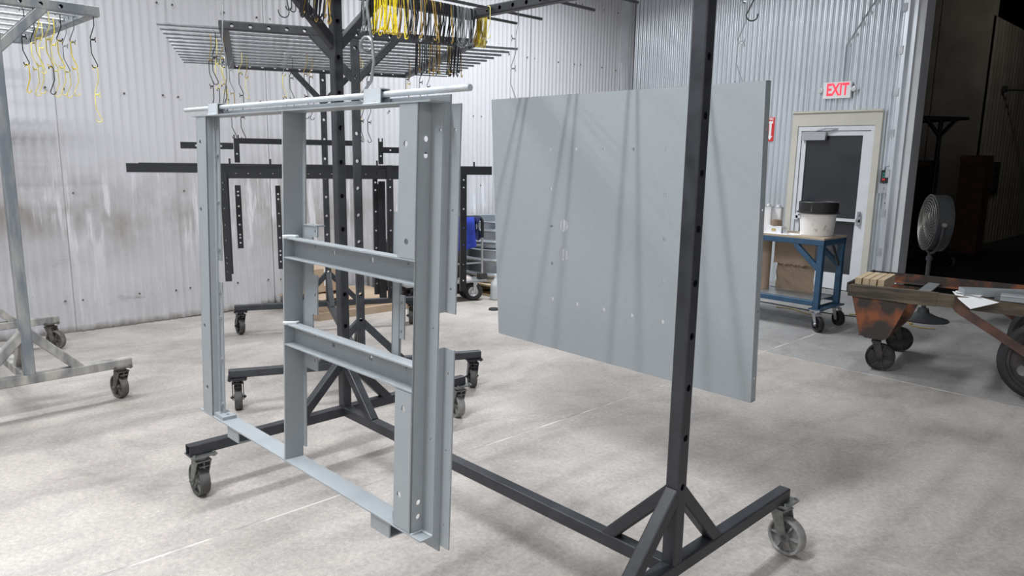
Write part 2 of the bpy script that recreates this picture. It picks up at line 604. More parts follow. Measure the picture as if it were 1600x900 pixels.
PITCH = 0.0709
wl = struct(MB().box(WX - 0.16, WX - 0.06, -5.0, WY + 0.3, -0.06, CEIL).build('wall_left', M['trim_w']))
SW = PITCH * 13
y0 = 1.44 - 7 * SW
me_sheet = corrugated(SW + 0.01, 0.0, CEIL, PITCH, 0.008).mesh('wall_sheet', M['wall_w'], 60)
k = 0
while y0 + k * SW < WY - 0.02:
    o = child('wall_sheet', me_sheet, wl, (WX - 0.010 + (0.006 if k % 2 else 0), y0 + k * SW, 0.004 * (k % 3)), (0, 0, R(90)))
    k += 1
# screws: tiny washers in rows
mb = MB()
for kk in range(k):
    ys_ = y0 + kk * SW
    for z in (0.285, 1.22, 2.085, 2.89, 3.7):
        for dy in (-0.068, 0.065, 0.53):
            if -2 < ys_ + dy < WY and (z != 1.22 or dy == 0.065):
                F = Matrix.Translation((WX + 0.001, ys_ + dy, z + random.uniform(-0.006, 0.006))) @ Matrix.Rotation(R(90), 4, 'Y')
                mb.lathe([(0.0, 0.007), (0.006, 0.007), (0.007, 0.003), (0.0095, 0.002), (0.0095, -0.004)], 8, F)
so = mb.build('screw_heads', M['castd'], wl)
so['kind'] = 'stuff'

DX0, DX1, DZ1 = -4.495, -3.402, 2.20
OPX = -3.17
wb = struct(MB().box(WX - 0.1, DX0 + 0.02, WY + 0.05, WY + 0.18, -0.06, CEIL).box(DX0 - 0.02, DX1 + 0.02, WY + 0.05, WY + 0.18, DZ1 - 0.02, CEIL).box(DX1 - 0.02, OPX, WY + 0.05, WY + 0.18, -0.06, CEIL).build('wall_back', M['galv2']))


def back_sheet(xa, xb, z0, z1, dy):
    mb_ = corrugated(xb - xa, z0, z1, PITCH, 0.014, 10, xa % PITCH)
    o_ = mb_.build('wall_sheet', M['galv'], wb, 60)
    o_.location = (xa, WY + dy, 0)


edges = [WX + 0.02 + i * SW for i in range(5)] + [OPX]
for i in range(len(edges) - 1):
    a, b = edges[i], edges[i + 1]
    dy = 0.003 * (i % 2)
    cuts = sorted({a, b} | {c for c in (DX0, DX1) if a < c < b})
    for q in range(len(cuts) - 1):
        c0, c1 = cuts[q], cuts[q + 1]
        if c0 >= DX0 - 1e-3 and c1 <= DX1 + 1e-3:
            back_sheet(c0, c1, DZ1 - 0.01, CEIL, dy)
        else:
            back_sheet(c0, c1, 0.0, 1.89, dy + 0.004)
            back_sheet(c0, c1, 1.87, CEIL, dy)
struct(MB().box(3.2, 7.0, WY, WY + 0.18, -0.06, CEIL).build('wall_back_right', M['galv2']))
struct(MB().box(OPX, 3.2, WY + 0.04, WY + 0.18, 3.9, CEIL).build('wall_header', M['galv2']))
struct(MB().box(7.0, 7.15, -5.0, WY + 0.2, -0.06, CEIL).build('wall_right', M['trim_w']))
struct(MB().box(WX - 0.1, 7.0, -5.15, -5.0, -0.06, CEIL).build('wall_front', M['trim_w']))
# corner trim
struct(MB().box(WX - 0.02, WX + 0.03, 8.80, 8.99, 0, CEIL).build('trim_1', M['trim_w']))
# jamb of the large opening with the track of its shutter
struct(MB().box(-3.20, -3.05, WY - 0.06, WY + 0.2, 0, CEIL).build('trim_2', M['trim_w']))
tr = struct(MB().box(-3.235, -3.20, WY - 0.14, WY - 0.06, 0, CEIL).box(-3.20, -3.13, WY - 0.085, WY - 0.06, 0, CEIL).build('trim_3', M['galv']))
for z in [0.5 + 0.46 * i for i in range(9)]:
    MB().box(-3.27, -3.225, WY - 0.147, WY - 0.10, z, z + 0.09).build('track_clip', M['galv2'], tr)

# dim store room behind the opening
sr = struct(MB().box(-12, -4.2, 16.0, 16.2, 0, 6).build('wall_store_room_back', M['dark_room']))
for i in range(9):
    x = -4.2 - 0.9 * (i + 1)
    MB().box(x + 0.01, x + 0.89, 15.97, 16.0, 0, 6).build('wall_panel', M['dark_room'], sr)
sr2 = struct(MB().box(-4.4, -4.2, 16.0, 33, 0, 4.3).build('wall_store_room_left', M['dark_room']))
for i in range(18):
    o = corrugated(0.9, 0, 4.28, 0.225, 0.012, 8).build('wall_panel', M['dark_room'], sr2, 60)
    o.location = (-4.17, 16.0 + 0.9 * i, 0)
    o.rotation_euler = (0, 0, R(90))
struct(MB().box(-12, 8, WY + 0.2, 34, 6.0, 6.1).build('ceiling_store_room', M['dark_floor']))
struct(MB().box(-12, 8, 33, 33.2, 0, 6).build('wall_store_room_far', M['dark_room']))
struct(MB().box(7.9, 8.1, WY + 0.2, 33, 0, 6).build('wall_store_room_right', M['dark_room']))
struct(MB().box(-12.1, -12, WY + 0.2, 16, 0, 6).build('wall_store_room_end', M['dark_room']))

# ------------------------------------------------------------------ door
dr = struct(MB().box(DX0, DX0 + 0.075, WY - 0.05, WY + 0.05, 0, DZ1 - 0.17).box(DX1 - 0.075, DX1, WY - 0.05, WY + 0.05, 0, DZ1 - 0.17).box(DX0, DX1, WY - 0.05, WY + 0.05, DZ1 - 0.17, DZ1).build('door_1', M['beige']))
MB().box(DX0 - 0.01, DX1 + 0.01, WY - 0.075, WY - 0.045, DZ1 - 0.012, DZ1 + 0.012).build('drip_cap', M['beige'], dr)
FX0, FX1, FZ = DX0 + 0.075, DX1 - 0.075, DZ1 - 0.17
MB().box(FX0, FX0 + 0.045, WY - 0.035, WY + 0.05, 0, FZ - 0.06).box(FX1 - 0.045, FX1, WY - 0.035, WY + 0.05, 0, FZ - 0.06).box(FX0, FX1, WY - 0.035, WY + 0.05, FZ - 0.06, FZ).build('door_frame', M['alu_w'], dr)
lx0, lx1, lz = FX0 + 0.05, FX1 - 0.05, FZ - 0.065
leaf = MB().box(lx0, lx0 + 0.055, WY - 0.015, WY + 0.03, 0.21, lz - 0.055).box(lx1 - 0.09, lx1, WY - 0.015, WY + 0.03, 0.21, lz - 0.055).box(lx0, lx1, WY - 0.015, WY + 0.03, lz - 0.055, lz).box(lx0, lx1, WY - 0.015, WY + 0.03, 0.01, 0.21).build('door_leaf', M['alu_w'], dr)
MB().box(lx0 + 0.05, lx1 - 0.085, WY + 0.003, WY + 0.009, 0.2, lz - 0.05).build('pane', M['glassd'], leaf)
pb = MB().box(lx0 + 0.02, lx1 - 0.02, WY - 0.06, WY - 0.035, 0.87, 0.905).box(lx0, lx0 + 0.05, WY - 0.06, WY, 0.85, 0.925).box(lx1 - 0.06, lx1 - 0.02, WY - 0.06, WY, 0.84, 0.935).build('push_bar', M['alu_w'], leaf)
MB().box(lx1 - 0.05, lx1 - 0.03, WY - 0.07, WY - 0.02, 0.84, 1.0).build('pull_handle', M['steel'], leaf)
dc = MB().box(lx0 + 0.02, lx0 + 0.32, WY - 0.075, WY - 0.016, lz - 0.11, lz - 0.01).build('door_closer', M['steel'], leaf)
MB().bar((lx0 + 0.17, WY - 0.05, lz), (lx0 + 0.32, WY - 0.09, lz + 0.025), 0.012, 0.02).bar((lx0 + 0.32, WY - 0.09, lz + 0.025), (lx0 + 0.45, WY - 0.04, lz + 0.03), 0.012, 0.02).build('closer_arm', M['steel'], dc)

# EXIT sign
ex = thing('exit_sign', 'white EXIT sign with pink-red letters above the glass door', 'sign', (-3.965, WY - 0.012, 2.452))
MB().box(-0.165, 0.165, -0.045, 0.0, -0.097, 0.097).build('housing', M['signw'], ex)
letters('EXIT', 0.20, M['exit'], ex, Matrix.Translation((0.005, -0.046, 0)) @ Matrix.Rotation(R(90), 4, 'X'), 0.001, 'lettering', 0.66, 0.006)
for sx_ in (-1, 1):
    MB().lathe([(0.0, 0.0), (0.02, 0.0), (0.034, 0.03), (0.03, 0.045), (0.0, 0.05)], 14, Matrix.Translation((sx_ * 0.20, -0.01, 0.005)) @ Matrix.Rotation(R(90), 4, 'X')).cyl((sx_ * 0.16, -0.02, 0.0), (sx_ * 0.19, -0.02, 0.005), 0.008, 8).build('emergency_lamp', M['lens'], ex)
tag(MB().tube([(-3.91, WY - 0.026, 2.55), (-3.912, WY - 0.022, 2.97), (-3.905, WY - 0.022, 2.985), (-3.25, WY - 0.022, 4.06)], 0.009, 8).build('conduit', M['galv2']), 'thin grey conduit running up the corrugated wall from the EXIT sign', 'conduit')
fs_ = thing('fire_sign', 'narrow red fire sign with white down arrow behind the grey panel', 'sign', (-4.815, WY - 0.012, 2.0))
MB().box(-0.055, 0.055, -0.003, 0.0, -0.155, 0.155).build('sign_plate', M['red'], fs_)
MB().add([(-0.034, -0.004, 0.105), (0.034, -0.004, 0.105), (0.034, -0.004, 0.075), (0.016, -0.004, 0.075), (0.016, -0.004, -0.085), (0.036, -0.004, -0.085), (0.0, -0.004, -0.142), (-0.036, -0.004, -0.085), (-0.016, -0.004, -0.085), (-0.016, -0.004, 0.075), (-0.034, -0.004, 0.075)], [(0, 1, 2, 3, 9, 10), (3, 4, 8, 9), (4, 5, 6, 7, 8)]).build('arrow', M['signw'], fs_)
letters('FIRE', 0.045, M['signw'], fs_, Matrix.Translation((0.0, -0.004, 0.130)) @ Matrix.Rotation(R(90), 4, 'X'), 0.0005, 'lettering', 0.9, 0.001)
# push-button box and junction boxes beside the opening
pb = thing('push_button_box', 'black push-button box with green and red buttons beside the opening', 'switch', (-3.305, WY - 0.02, 1.43))
MB().box(-0.04, 0.04, -0.05, 0, -0.075, 0.075).build('case', M['bpart'], pb)
for z, m_ in ((0.035, 'green'), (0.0, 'green'), (-0.035, 'red')):
    MB().box(-0.02, 0.012, -0.058, -0.05, z - 0.012, z + 0.012).build('button', M[m_], pb)
MB().tube([(-0.01, -0.03, 0.075), (0.0, -0.04, 0.11), (0.03, -0.03, 0.12), (0.05, -0.01, 0.11)], 0.004, 6).build('wire', M['hook_b'], pb)
jb = thing('junction_box', 'grey metal junction box under the push-button box', 'box', (-3.31, WY - 0.02, 1.29))
MB().box(-0.06, 0.06, -0.035, 0, -0.06, 0.055).build('case', M['galv2'], jb)
MB().box(-0.008, 0.008, -0.042, -0.035, -0.02, 0.02).build('toggle', M['steel'], jb)
jb = thing('outlet_box', 'lower grey outlet box with two sockets near the opening', 'box', (-3.265, WY - 0.02, 1.13))
MB().plate(0.08, 0.12, 0.03, [(0.03, 0.05, 0.008), (0.055, 0.055, 0.008)], Matrix(((1, 0, 0, -0.04), (0, 0, -1, 0), (0, 1, 0, -0.06), (0, 0, 0, 1)))).build('case', M['galv2'], jb)
MB().cyl((0.02, -0.015, 0.06), (0.02, -0.015, 0.24), 0.009, 8).build('conduit', M['galv2'], jb)
lb = thing('leaning_board', 'pale lumber board leaning in the far wall corner', 'board', (WX + 0.06, 8.80, 0))
MB().bar((0.16, 0.0, 0.0), (0.0, 0.03, 3.0), 0.035, 0.09, (1, 0, 0)).build('plank', M['trim_w'], lb)
MB().bar((0.16, 0.10, 0.0), (0.0, 0.12, 3.0), 0.03, 0.03, (1, 0, 0)).build('batten', M['trim_w'], lb)

# housings above the view, for the ceiling lamps and the added fill
for fx, fy, fl_, fw, fg in FIXTURES_AND_FILL:
    t = thing('ceiling_or_fill_fixture', 'long twin-tube ceiling or added fill light fixture', 'light', (fx, fy, LAMP_Z), 0, 'ceiling fixtures')
    MB().box(-fg / 2 - 0.06, fg / 2 + 0.06, -fl_ / 2 - 0.05, fl_ / 2 + 0.05, 0.03, 0.09).build('housing', M['white'], t)
    for yy in (-fl_ / 2 + 0.2, fl_ / 2 - 0.2):
        MB().cyl((0, yy, 0.09), (0, yy, CEIL - LAMP_Z), 0.006, 6).build('hanger_rod', M['steel'], t)


# ------------------------------------------------------------------ casters and racks
def caster_meshes(key, treadm, wheelm, forkm, rad=0.077, wid=0.046, H=0.218, spokes=6):
    tread = MB().lathe([(rad - 0.008, -wid / 2), (rad - 0.002, -wid / 2), (rad, -wid / 2 + 0.004), (rad, wid / 2 - 0.004), (rad - 0.002, wid / 2), (rad - 0.008, wid / 2), (rad - 0.012, wid / 2 - 0.006), (rad - 0.012, -wid / 2 + 0.006), (rad - 0.008, -wid / 2)], 28).mesh('wheel', treadm)
    cw = MB()
    cw.lathe([(0.008, -wid / 2 - 0.004), (0.02, -wid / 2 - 0.004), (0.022, -0.004), (0.02, wid / 2 + 0.004), (0.008, wid / 2 + 0.004)], 16)
    cw.lathe([(0.02, 0.003), (rad - 0.011, 0.003)], 28)
    cw.lathe([(rad - 0.011, -0.003), (0.02, -0.003)], 28)
    for i in range(spokes):
        T = Matrix.Rotation(2 * PI * i / spokes, 4, 'Z')
        cw.box(0.018, rad - 0.009, -0.0035, 0.0035, -wid / 2 + 0.008, wid / 2 - 0.008, T)
    cw = cw.mesh('wheel_center', wheelm)
    fk = MB()
    for sg in (-1, 1):
        y = sg * (wid / 2 + 0.009)
        P = [(-0.03, H - 0.035), (0.03, H - 0.035), (0.055, rad + 0.012), (0.05, rad - 0.016), (0.03, rad - 0.018), (0.018, rad + 0.005)]
        n = len(P)
        vs_ = [(x, y - 0.0025, z) for x, z in P] + [(x, y + 0.0025, z) for x, z in P]
        fk.add(vs_, [tuple(range(n)), tuple(range(2 * n - 1, n - 1, -1))] + [(i, i + n, (i + 1) % n + n, (i + 1) % n) for i in range(n)])
    fk.box(-0.034, 0.034, -wid / 2 - 0.012, wid / 2 + 0.012, H - 0.037, H - 0.03)
    fk.cyl((0, 0, H - 0.03), (0, 0, H - 0.008), 0.028, 14)
    fk.cyl((0.038, -wid / 2 - 0.024, rad), (0.038, wid / 2 + 0.024, rad), 0.006, 8)
    fk.cyl((0.038, -wid / 2 - 0.019, rad), (0.038, -wid / 2 - 0.012, rad), 0.011, 6)
    fk.cyl((0.038, wid / 2 + 0.012, rad), (0.038, wid / 2 + 0.019, rad), 0.011, 6)
    fk = fk.mesh('fork', forkm)
    pl = MB().box(-0.05, 0.05, -0.056, 0.056, H - 0.008, H)
    for a in (-1, 1):
        for b in (-1, 1):
            pl.cyl((a * 0.038, b * 0.044, H), (a * 0.038, b * 0.044, H + 0.008), 0.007, 6)
            pl.cyl((a * 0.038, b * 0.044, H - 0.015), (a * 0.038, b * 0.044, H - 0.008), 0.008, 6)
    pl = pl.mesh('caster', forkm)
    br = MB().bar((-0.03, 0.0, H - 0.05), (0.02, 0.0, 2 * rad + 0.012), 0.006, 0.04, (1, 0, 0)).bar((0.02, 0, 2 * rad + 0.012), (-0.035, 0, 2 * rad + 0.006), 0.005, 0.045, (1, 0, 1)).mesh('brake', forkm)
    return dict(tread=tread, center=cw, fork=fk, plate=pl, brake=br, rad=rad)


CM = {'grey': caster_meshes('grey', M['tyre'], M['castw'], M['castm']),
      'pale': caster_meshes('pale', M['castw'], M['castw'], M['castm']),
      'dirty': caster_meshes('dirty', M['castd'], M['castd'], M['castd']),
      'black': caster_meshes('black', M['tyre'], M['bpart'], M['bpart'])}


def put_caster(parent, x, y, yaw, kind='grey', platerot=0.0, brake=True):
    """yaw: direction the fork trails towards, in the parent's frame"""
    c = CM[kind]
    p = child('caster', c['plate'], parent, (x, y, 0), (0, 0, platerot))
    a = yaw - platerot
    child('fork', c['fork'], p, (0, 0, 0), (0, 0, a))
    off = Vector((0.038 * math.cos(a), 0.038 * math.sin(a), c['rad']))
    child('wheel', c['tread'], p, off, (R(90), 0, a))
    child('wheel_center', c['center'], p, off, (R(90), 0, a))
    if brake:
        child('brake', c['brake'], p, (0, 0, 0), (0, 0, a))
    return p


def build_rack(name, label, loc, rz, m, hx_=1.02, by=0.815, ty=0.87, ztop=2.34, rods=(), rod_over=0.34, rodm=None, casters=(), basem=None, holes=True, upholes=True, tb=0.05, top_len=None, topbrace=True, zb=0.218):
    t = thing(name, label, 'rack', (loc[0], loc[1], 0), rz, 'wheeled hanging racks')
    basem = basem or m
    rodm = rodm or M['rod']
    tl = top_len if top_len is not None else hx_
    hp = [0.538 + 0.1675 * i - (zb + tb) for i in range(12)] if upholes else []
    zt = zb + tb
    for sx_ in (-1, 1):
        X = sx_ * hx_
        MB().sqtube((X, -by, zb + tb / 2), (X, by, zb + tb / 2), tb).build('base_arm', basem, t)
        MB().sqtube((X, 0, zt), (X, 0, ztop + (tb if topbrace else 0) * 0), tb, (1, 0, 0), hx=[h for h in hp if h < ztop - zt - 0.03]).build('upright', m, t)
        for sy in (-1, 1):
            MB().sqtube((X, sy * 0.012, zt + 0.25), (X, sy * 0.265, zt - 0.012), tb * 0.92, (1, 0, 0)).build('base_brace', basem, t)
            MB().sqtube((X, sy * 0.012, ztop - 0.235), (X, sy * 0.25, ztop + 0.012), tb * 0.92, (1, 0, 0)).build('top_brace', m, t)
        MB().sqtube((X - sx_ * 0.012, 0, zt + 0.25), (X - sx_ * 0.265, 0, zt - 0.012), tb * 0.92, (0, 1, 0)).build('base_brace', basem, t)
        XT = sx_ * tl
        hs = [0.07 + 0.1 * i for i in range(int((2 * ty - 0.1) / 0.1))] if holes else []
        MB().sqtube((XT, -ty, ztop + tb / 2), (XT, ty, ztop + tb / 2), tb, hy=hs, hr=0.011).build('top_beam', m, t)
    MB().sqtube((-hx_ + tb / 2, 0, zb + tb / 2), (hx_ - tb / 2, 0, zb + tb / 2), tb).build('base_beam', basem, t)
    for sy in (-1, 1):
        hs = [0.06 + 0.1 * i for i in range(int((2 * tl - 0.1) / 0.1))] if holes else []
        MB().sqtube((-tl + tb / 2, sy * (ty - tb / 2), ztop + tb / 2), (tl - tb / 2, sy * (ty - tb / 2), ztop + tb / 2), tb, hy=hs, hr=0.011).build('side_rail', m, t)
    L = ty + rod_over
    me = MB().cyl((0, -L, 0), (0, L, 0), 0.0085, 10).mesh('rod', rodm)
    for x in rods:
        child('rod', me, t, (x, 0, ztop + tb / 2 + 0.002))
    for (x, y, yaw, kind) in casters:
        put_caster(t, x, y, yaw, kind)
    return t


E = 0.06
ML = Vector((-2.258, 1.887, 0))
MR = R(1.05)
main_rack = build_rack('hanging_rack', 'tall charcoal steel rack on casters in front, carrying the grey frame and grey panel', ML, MR, M['black'], 1.021, 0.818, 0.87, 2.338,
                       rods=[-1.005 + 0.0, -0.80, -0.41, -0.125, 0.17, 0.465, 0.76], rodm=M['darkrod'],
                       casters=[(-1.021, -0.76, R(180), 'grey'), (-1.021, 0.79, R(165), 'pale'), (1.021, 0.80, R(-10), 'pale'), (1.021, -0.76, R(20), 'grey')])
L2 = Vector((-4.923, 2.80, 0))
R2A = R(-23.2)
rack2 = build_rack('hanging_rack', 'slate steel rack with many cross rods behind the grey frame, holding black straps', L2, R2A, M['black2'], 1.018, 0.81, 0.76, 2.268,
                   rods=[-0.95 + 0.168 * i for i in range(12)], rod_over=0.33, rodm=M['rod'],
                   casters=[(1.018, -0.76, R(181), 'black'), (1.018, 0.76, R(175), 'black'), (-1.018, -0.76, R(198), 'black'), (-1.018, 0.76, R(170), 'black')])
L3 = Vector((-5.80, 0.695, 0))
R3A = R(2.6)
rack3 = build_rack('hanging_rack', 'pale grey worn rack at the left edge, hung with yellow hooks', L3, R3A, M['rackgrey'], 0.83, 0.56, 0.535, 2.362,
                   rods=[-0.62, -0.38, -0.14, 0.1, 0.34, 0.58], rod_over=-0.01, rodm=M['galv2'], basem=M['rackbase'], upholes=False, tb=0.058, zb=0.21,
                   casters=[(0.83, 0.50, R(190), 'dirty'), (-0.83, 0.50, R(33), 'dirty'), (0.83, -0.5, R(0), 'dirty'), (-0.83, -0.5, R(0), 'dirty')])


def rk(o, a):
    c, s_ = math.cos(a), math.sin(a)
    return lambda x, y, z=0: Vector((o.x + c * x - s_ * y, o.y + s_ * x + c * y, z))


K1, K2, K3 = rk(ML, MR), rk(L2, R2A), rk(L3, R3A)

# ------------------------------------------------------------------ grey door-size panel
pt = R(3.29)
pan = thing('sheet_metal_panel', 'large grey sheet-metal panel with bolt holes hanging at the right of the front rack', 'panel', (-3.097, 2.720, 1.893))
pan.rotation_euler = (pt, 0, 0)
PW, PH = 1.628, 1.342
hs = [(u, PH - 0.267, 0.009) for u in (0.449, 0.627, 0.808, 0.985, 1.166)] + [(u, PH - 1.062, 0.009) for u in (0.449, 0.627, 0.808, 0.985, 1.166)]
hs += [(u, PH - v, 0.009) for u in (0.449, 1.166) for v in (0.47, 0.67, 0.868)] + [(0.535, PH - 0.657, 0.032), (0.536, PH - 0.81, 0.032)]
TP = Matrix(((1, 0, 0, 0), (0, 0, -1, 0.0025), (0, 1, 0, -PH), (0, 0, 0, 1)))
MB().plate(PW, PH, 0.0025, hs, TP).build('face_sheet', M['grey'], pan)
PD = 0.038
for x in (0.0, PW - 0.0025):
    T = Matrix(((0, 0, 1, x), (1, 0, 0, 0.0025), (0, 1, 0, -PH), (0, 0, 0, 1)))
    MB().plate(PD, PH, 0.0025, [(PD * 0.55, PH * q, 0.006) for q in (0.08, 0.3, 0.45, 0.62, 0.86)], T).build('side_flange', M['grey'], pan)
MB().box(0, PW, 0.0025, PD, -PH, -PH + 0.0025).build('bottom_flange', M['grey'], pan)
T = Matrix(((1, 0, 0, 0), (0, 1, 0, 0.0025), (0, 0, 1, -0.0025), (0, 0, 0, 1)))
MB().plate(PW, PD, 0.0025, [(0.163, 0.02, 0.008), (1.50, 0.02, 0.008)], T).build('top_flange', M['grey'], pan)

# ------------------------------------------------------------------ grey welded frame
fr = thing('steel_frame', 'grey welded steel frame with two rungs hanging at the front', 'frame', (-2.2, 1.02, 1.70))
fr.rotation_mode = 'XYZ'
fr.rotation_euler = (R(-2.0), 0, R(2.5))
# local x = along, y = depth (away from the viewer), z up; front plane y=-0.05
G = M['grey']


def xz(x, y, z):      # plate xy -> x,z ; thickness towards +y
    return Matrix(((1, 0, 0, x), (0, 0, -1, y), (0, 1, 0, z), (0, 0, 0, 1)))


def yz(x, y, z):      # plate xy -> y,z ; thickness towards +x
    return Matrix(((0, 0, 1, x), (1, 0, 0, y), (0, 1, 0, z), (0, 0, 0, 1)))


TH = 0.004
FB = -1.062
FH = -FB
# right post: front face, web, back flange
rp = MB()
rp.box(0.798, 0.801, -0.05, -0.046, FB, 0)
rp.plate(0.042, FH, TH, [(0.026, FH - 0.051 - 0.03, 0.0075), (0.026, FH - 0.089 - 0.03, 0.0075), (0.026, FH - 0.984, 0.0075), (0.026, FH - 1.022, 0.0075)], yz(0.797, -0.05, FB))
rp.plate(0.046, FH, TH, [(0.036, FH - 0.06, 0.004), (0.03, FH * 0.5, 0.004), (0.03, 0.25, 0.004)], xz(0.799, -0.008, FB))
rp.build('right_post', G, fr)
MB().plate(0.068, 0.364, TH, [(0.025, 0.364 - 0.094, 0.008), (0.034, 0.364 - 0.325, 0.008)], xz(0.730, -0.046, -0.364)).build('cover_plate', G, fr)
MB().plate(0.066, 0.364, TH, [(0.034, 0.364 - 0.046, 0.008), (0.022, 0.364 - 0.276, 0.008)], xz(0.730, -0.046, -1.060)).build('cover_plate', G, fr)
for (za, zb_) in ((-0.49, 0.0), (FB - 0.03, -0.578)):
    hh = [(0.022, (zb_ - za) * q, 0.004) for q in (0.12, 0.5, 0.88)]
    MB().plate(0.040, zb_ - za, TH, hh, xz(0.843, 0.012, za)).box(0.843, 0.847, -0.010, 0.012, za, zb_).build('edge_strip', G, fr)
# middle post
mp_ = MB()
mp_.plate(0.062, FH, TH, [], yz(0.166, -0.05, FB))
mp_.box(0.163, 0.166, -0.050, -0.046, FB, 0)
mp_.box(0.120, 0.166, 0.006, 0.010, FB, 0)
mp_.build('middle_post', G, fr)
for (za, zb_) in ((-0.53, 0.0), (-1.03, -0.56)):
    MB().plate(0.016, zb_ - za, TH, [(0.009, (zb_ - za) * q, 0.003) for q in (0.1, 0.5, 0.9)], xz(0.170, 0.016, za)).build('edge_strip', G, fr)
# left post
lp = MB()
lp.plate(0.077, FH, TH, [(0.025, FH - 0.086, 0.008), (0.018, FH - 0.319, 0.008), (0.025, FH - 0.736, 0.008), (0.036, FH - 0.964, 0.008)], xz(-0.438, -0.046, FB))
lp.box(-0.365, -0.361, -0.05, -0.026, FB, 0)
lp.box(-0.470, -0.434, -0.024, -0.020, FB, 0)
lp.box(-0.440, -0.436, -0.05, -0.020, FB, 0)
lp.box(-0.372, -0.350, -0.026, -0.022, FB, 0)
lp.build('left_post', G, fr)
for (za, zb_) in ((-0.495, 0.0), (-1.055, -0.57)):
    st = MB().plate(0.026, zb_ - za, TH, [], xz(-0.354, -0.016, za)).build('edge_strip', G, fr)
    for q in (0.08, 0.42, 0.74, 0.93):
        z = za + (zb_ - za) * q
        MB().cyl((-0.338, -0.027, z), (-0.338, -0.02, z), 0.006, 8).build('bolt', M['zinc'], st)
# top rail (angle) and bottom rail (angle)
MB().box(-0.476, 0.846, -0.052, 0.012, 0.0, 0.004).box(-0.43, 0.846, 0.008, 0.012, 0.0035, 0.022).build('top_rail', G, fr)
MB().box(-0.476, 0.846, -0.052, 0.012, FB - 0.004, FB).box(-0.45, 0.846, 0.008, 0.012, FB - 0.048, FB - 0.002).build('bottom_rail', G, fr)
# rungs: channels open to the front
for zt_, zb_ in ((-0.366, -0.428), (-0.627, -0.694)):
    rg = MB()
    L_ = 0.798 - 0.170
    rg.box(0.170, 0.797, -0.05, -0.012, zt_ - TH, zt_)
    rg.box(0.170, 0.797, -0.05, -0.012, zb_, zb_ + TH)
    rg.plate(L_, zt_ - zb_ - 2 * TH, TH, [(0.22, 0.033, 0.007), (0.405, 0.033, 0.008), (0.12, 0.04, 0.003), (0.56, 0.04, 0.003)], xz(0.170, -0.012, zb_ + TH))
    rg.build('rung', G, fr)
    MB().tube([(0.172, -0.052, zt_ + 0.001), (0.19, -0.046, zt_ + 0.003), (0.20, -0.03, zt_ + 0.003), (0.19, -0.016, zt_ + 0.002)], 0.006, 6).build('weld_bead', M['grey_pipe'], fr)
# upright channels bolted behind the rungs
bc = MB().plate(0.05, 0.44, TH, [], xz(0.195, 0.006, -0.765)).box(0.195, 0.199, 0.002, 0.03, -0.765, -0.325).box(0.195, 0.27, 0.0, 0.03, -0.329, -0.325)
for za, zb_ in ((-0.765, -0.70), (-0.592, -0.472), (-0.36, -0.325)):
    bc.plate(0.026, zb_ - za, TH, [(0.016, (zb_ - za) * 0.5, 0.005)], xz(0.245, 0.006, za))
bc.build('back_channel', G, fr)
bc = MB().plate(0.03, 0.44, TH, [], xz(0.641, 0.006, -0.70)).box(0.641, 0.645, 0.002, 0.03, -0.70, -0.26)
bc.plate(0.02, 0.115, TH, [(0.01, 0.02, 0.004), (0.01, 0.095, 0.004)], xz(0.671, 0.008, -0.587))
bc.build('back_channel', G, fr)
# lugs under the bottom rail
for xa in (-0.25, 0.625):
    MB().box(xa, xa + 0.085, -0.046, -0.042, FB - 0.044, FB - 0.004).box(xa, xa + 0.085, -0.046, 0.0, FB - 0.048, FB - 0.044).box(xa, xa + 0.085, -0.004, 0.0, FB - 0.044, FB - 0.004).build('foot_lug', G, fr)
MB().plate(0.075, 0.05, 0.012, [(0.022, 0.018, 0.006), (0.05, 0.03, 0.006)], Matrix.Translation((-0.362, -0.045, FB))).build('corner_pad', G, fr)
MB().box(0.70, 0.729, -0.03, -0.026, FB, FB + 0.02).build('stop_tab', G, fr)
# hanger pipe and its two saddles
MB().cyl((-0.635, -0.008, 0.0325), (0.930, -0.008, 0.0305), 0.0078, 14).build('hanger_pipe', M['grey_pipe'], fr)
for xa in (-0.402, 0.541):
    MB().box(xa, xa + 0.073, -0.024, -0.021, 0.004, 0.0425).box(xa, xa + 0.073, -0.024, 0.006, 0.0425, 0.0455).box(xa, xa + 0.073, 0.003, 0.006, 0.004, 0.0425).build('pipe_saddle', M['grey_pipe'], fr)
    MB().tube([(xa + 0.003 + 0.0084 * i, -0.027 - 0.001 * (i % 2), 0.006) for i in range(9)], 0.0035, 6).build('weld_bead', M['grey_pipe'], fr)
wb_ = MB()
for i in range(9):
    q = i / 8
    wb_.lathe([(0.0, 0.003), (0.0035, 0.002), (0.0045, 0.0)], 6, Matrix.Translation((0.803, -0.046 + 0.034 * q, FB + 0.001)))
    wb_.lathe([(0.0, 0.003), (0.0035, 0.002), (0.0045, 0.0)], 6, Matrix.Translation((0.803 + 0.038 * q, -0.014, FB + 0.001)))
wb_.build('weld_bead', M['grey_pipe'], fr)


def FRP(u, y, z):
    a, ti = R(2.5), R(2.0)
    m_ = Matrix.Rotation(a, 4, 'Z') @ Matrix.Rotation(-ti, 4, 'X')
    return Vector((-2.2, 1.02, 1.70)) + (m_ @ Vector((u, y, z)))


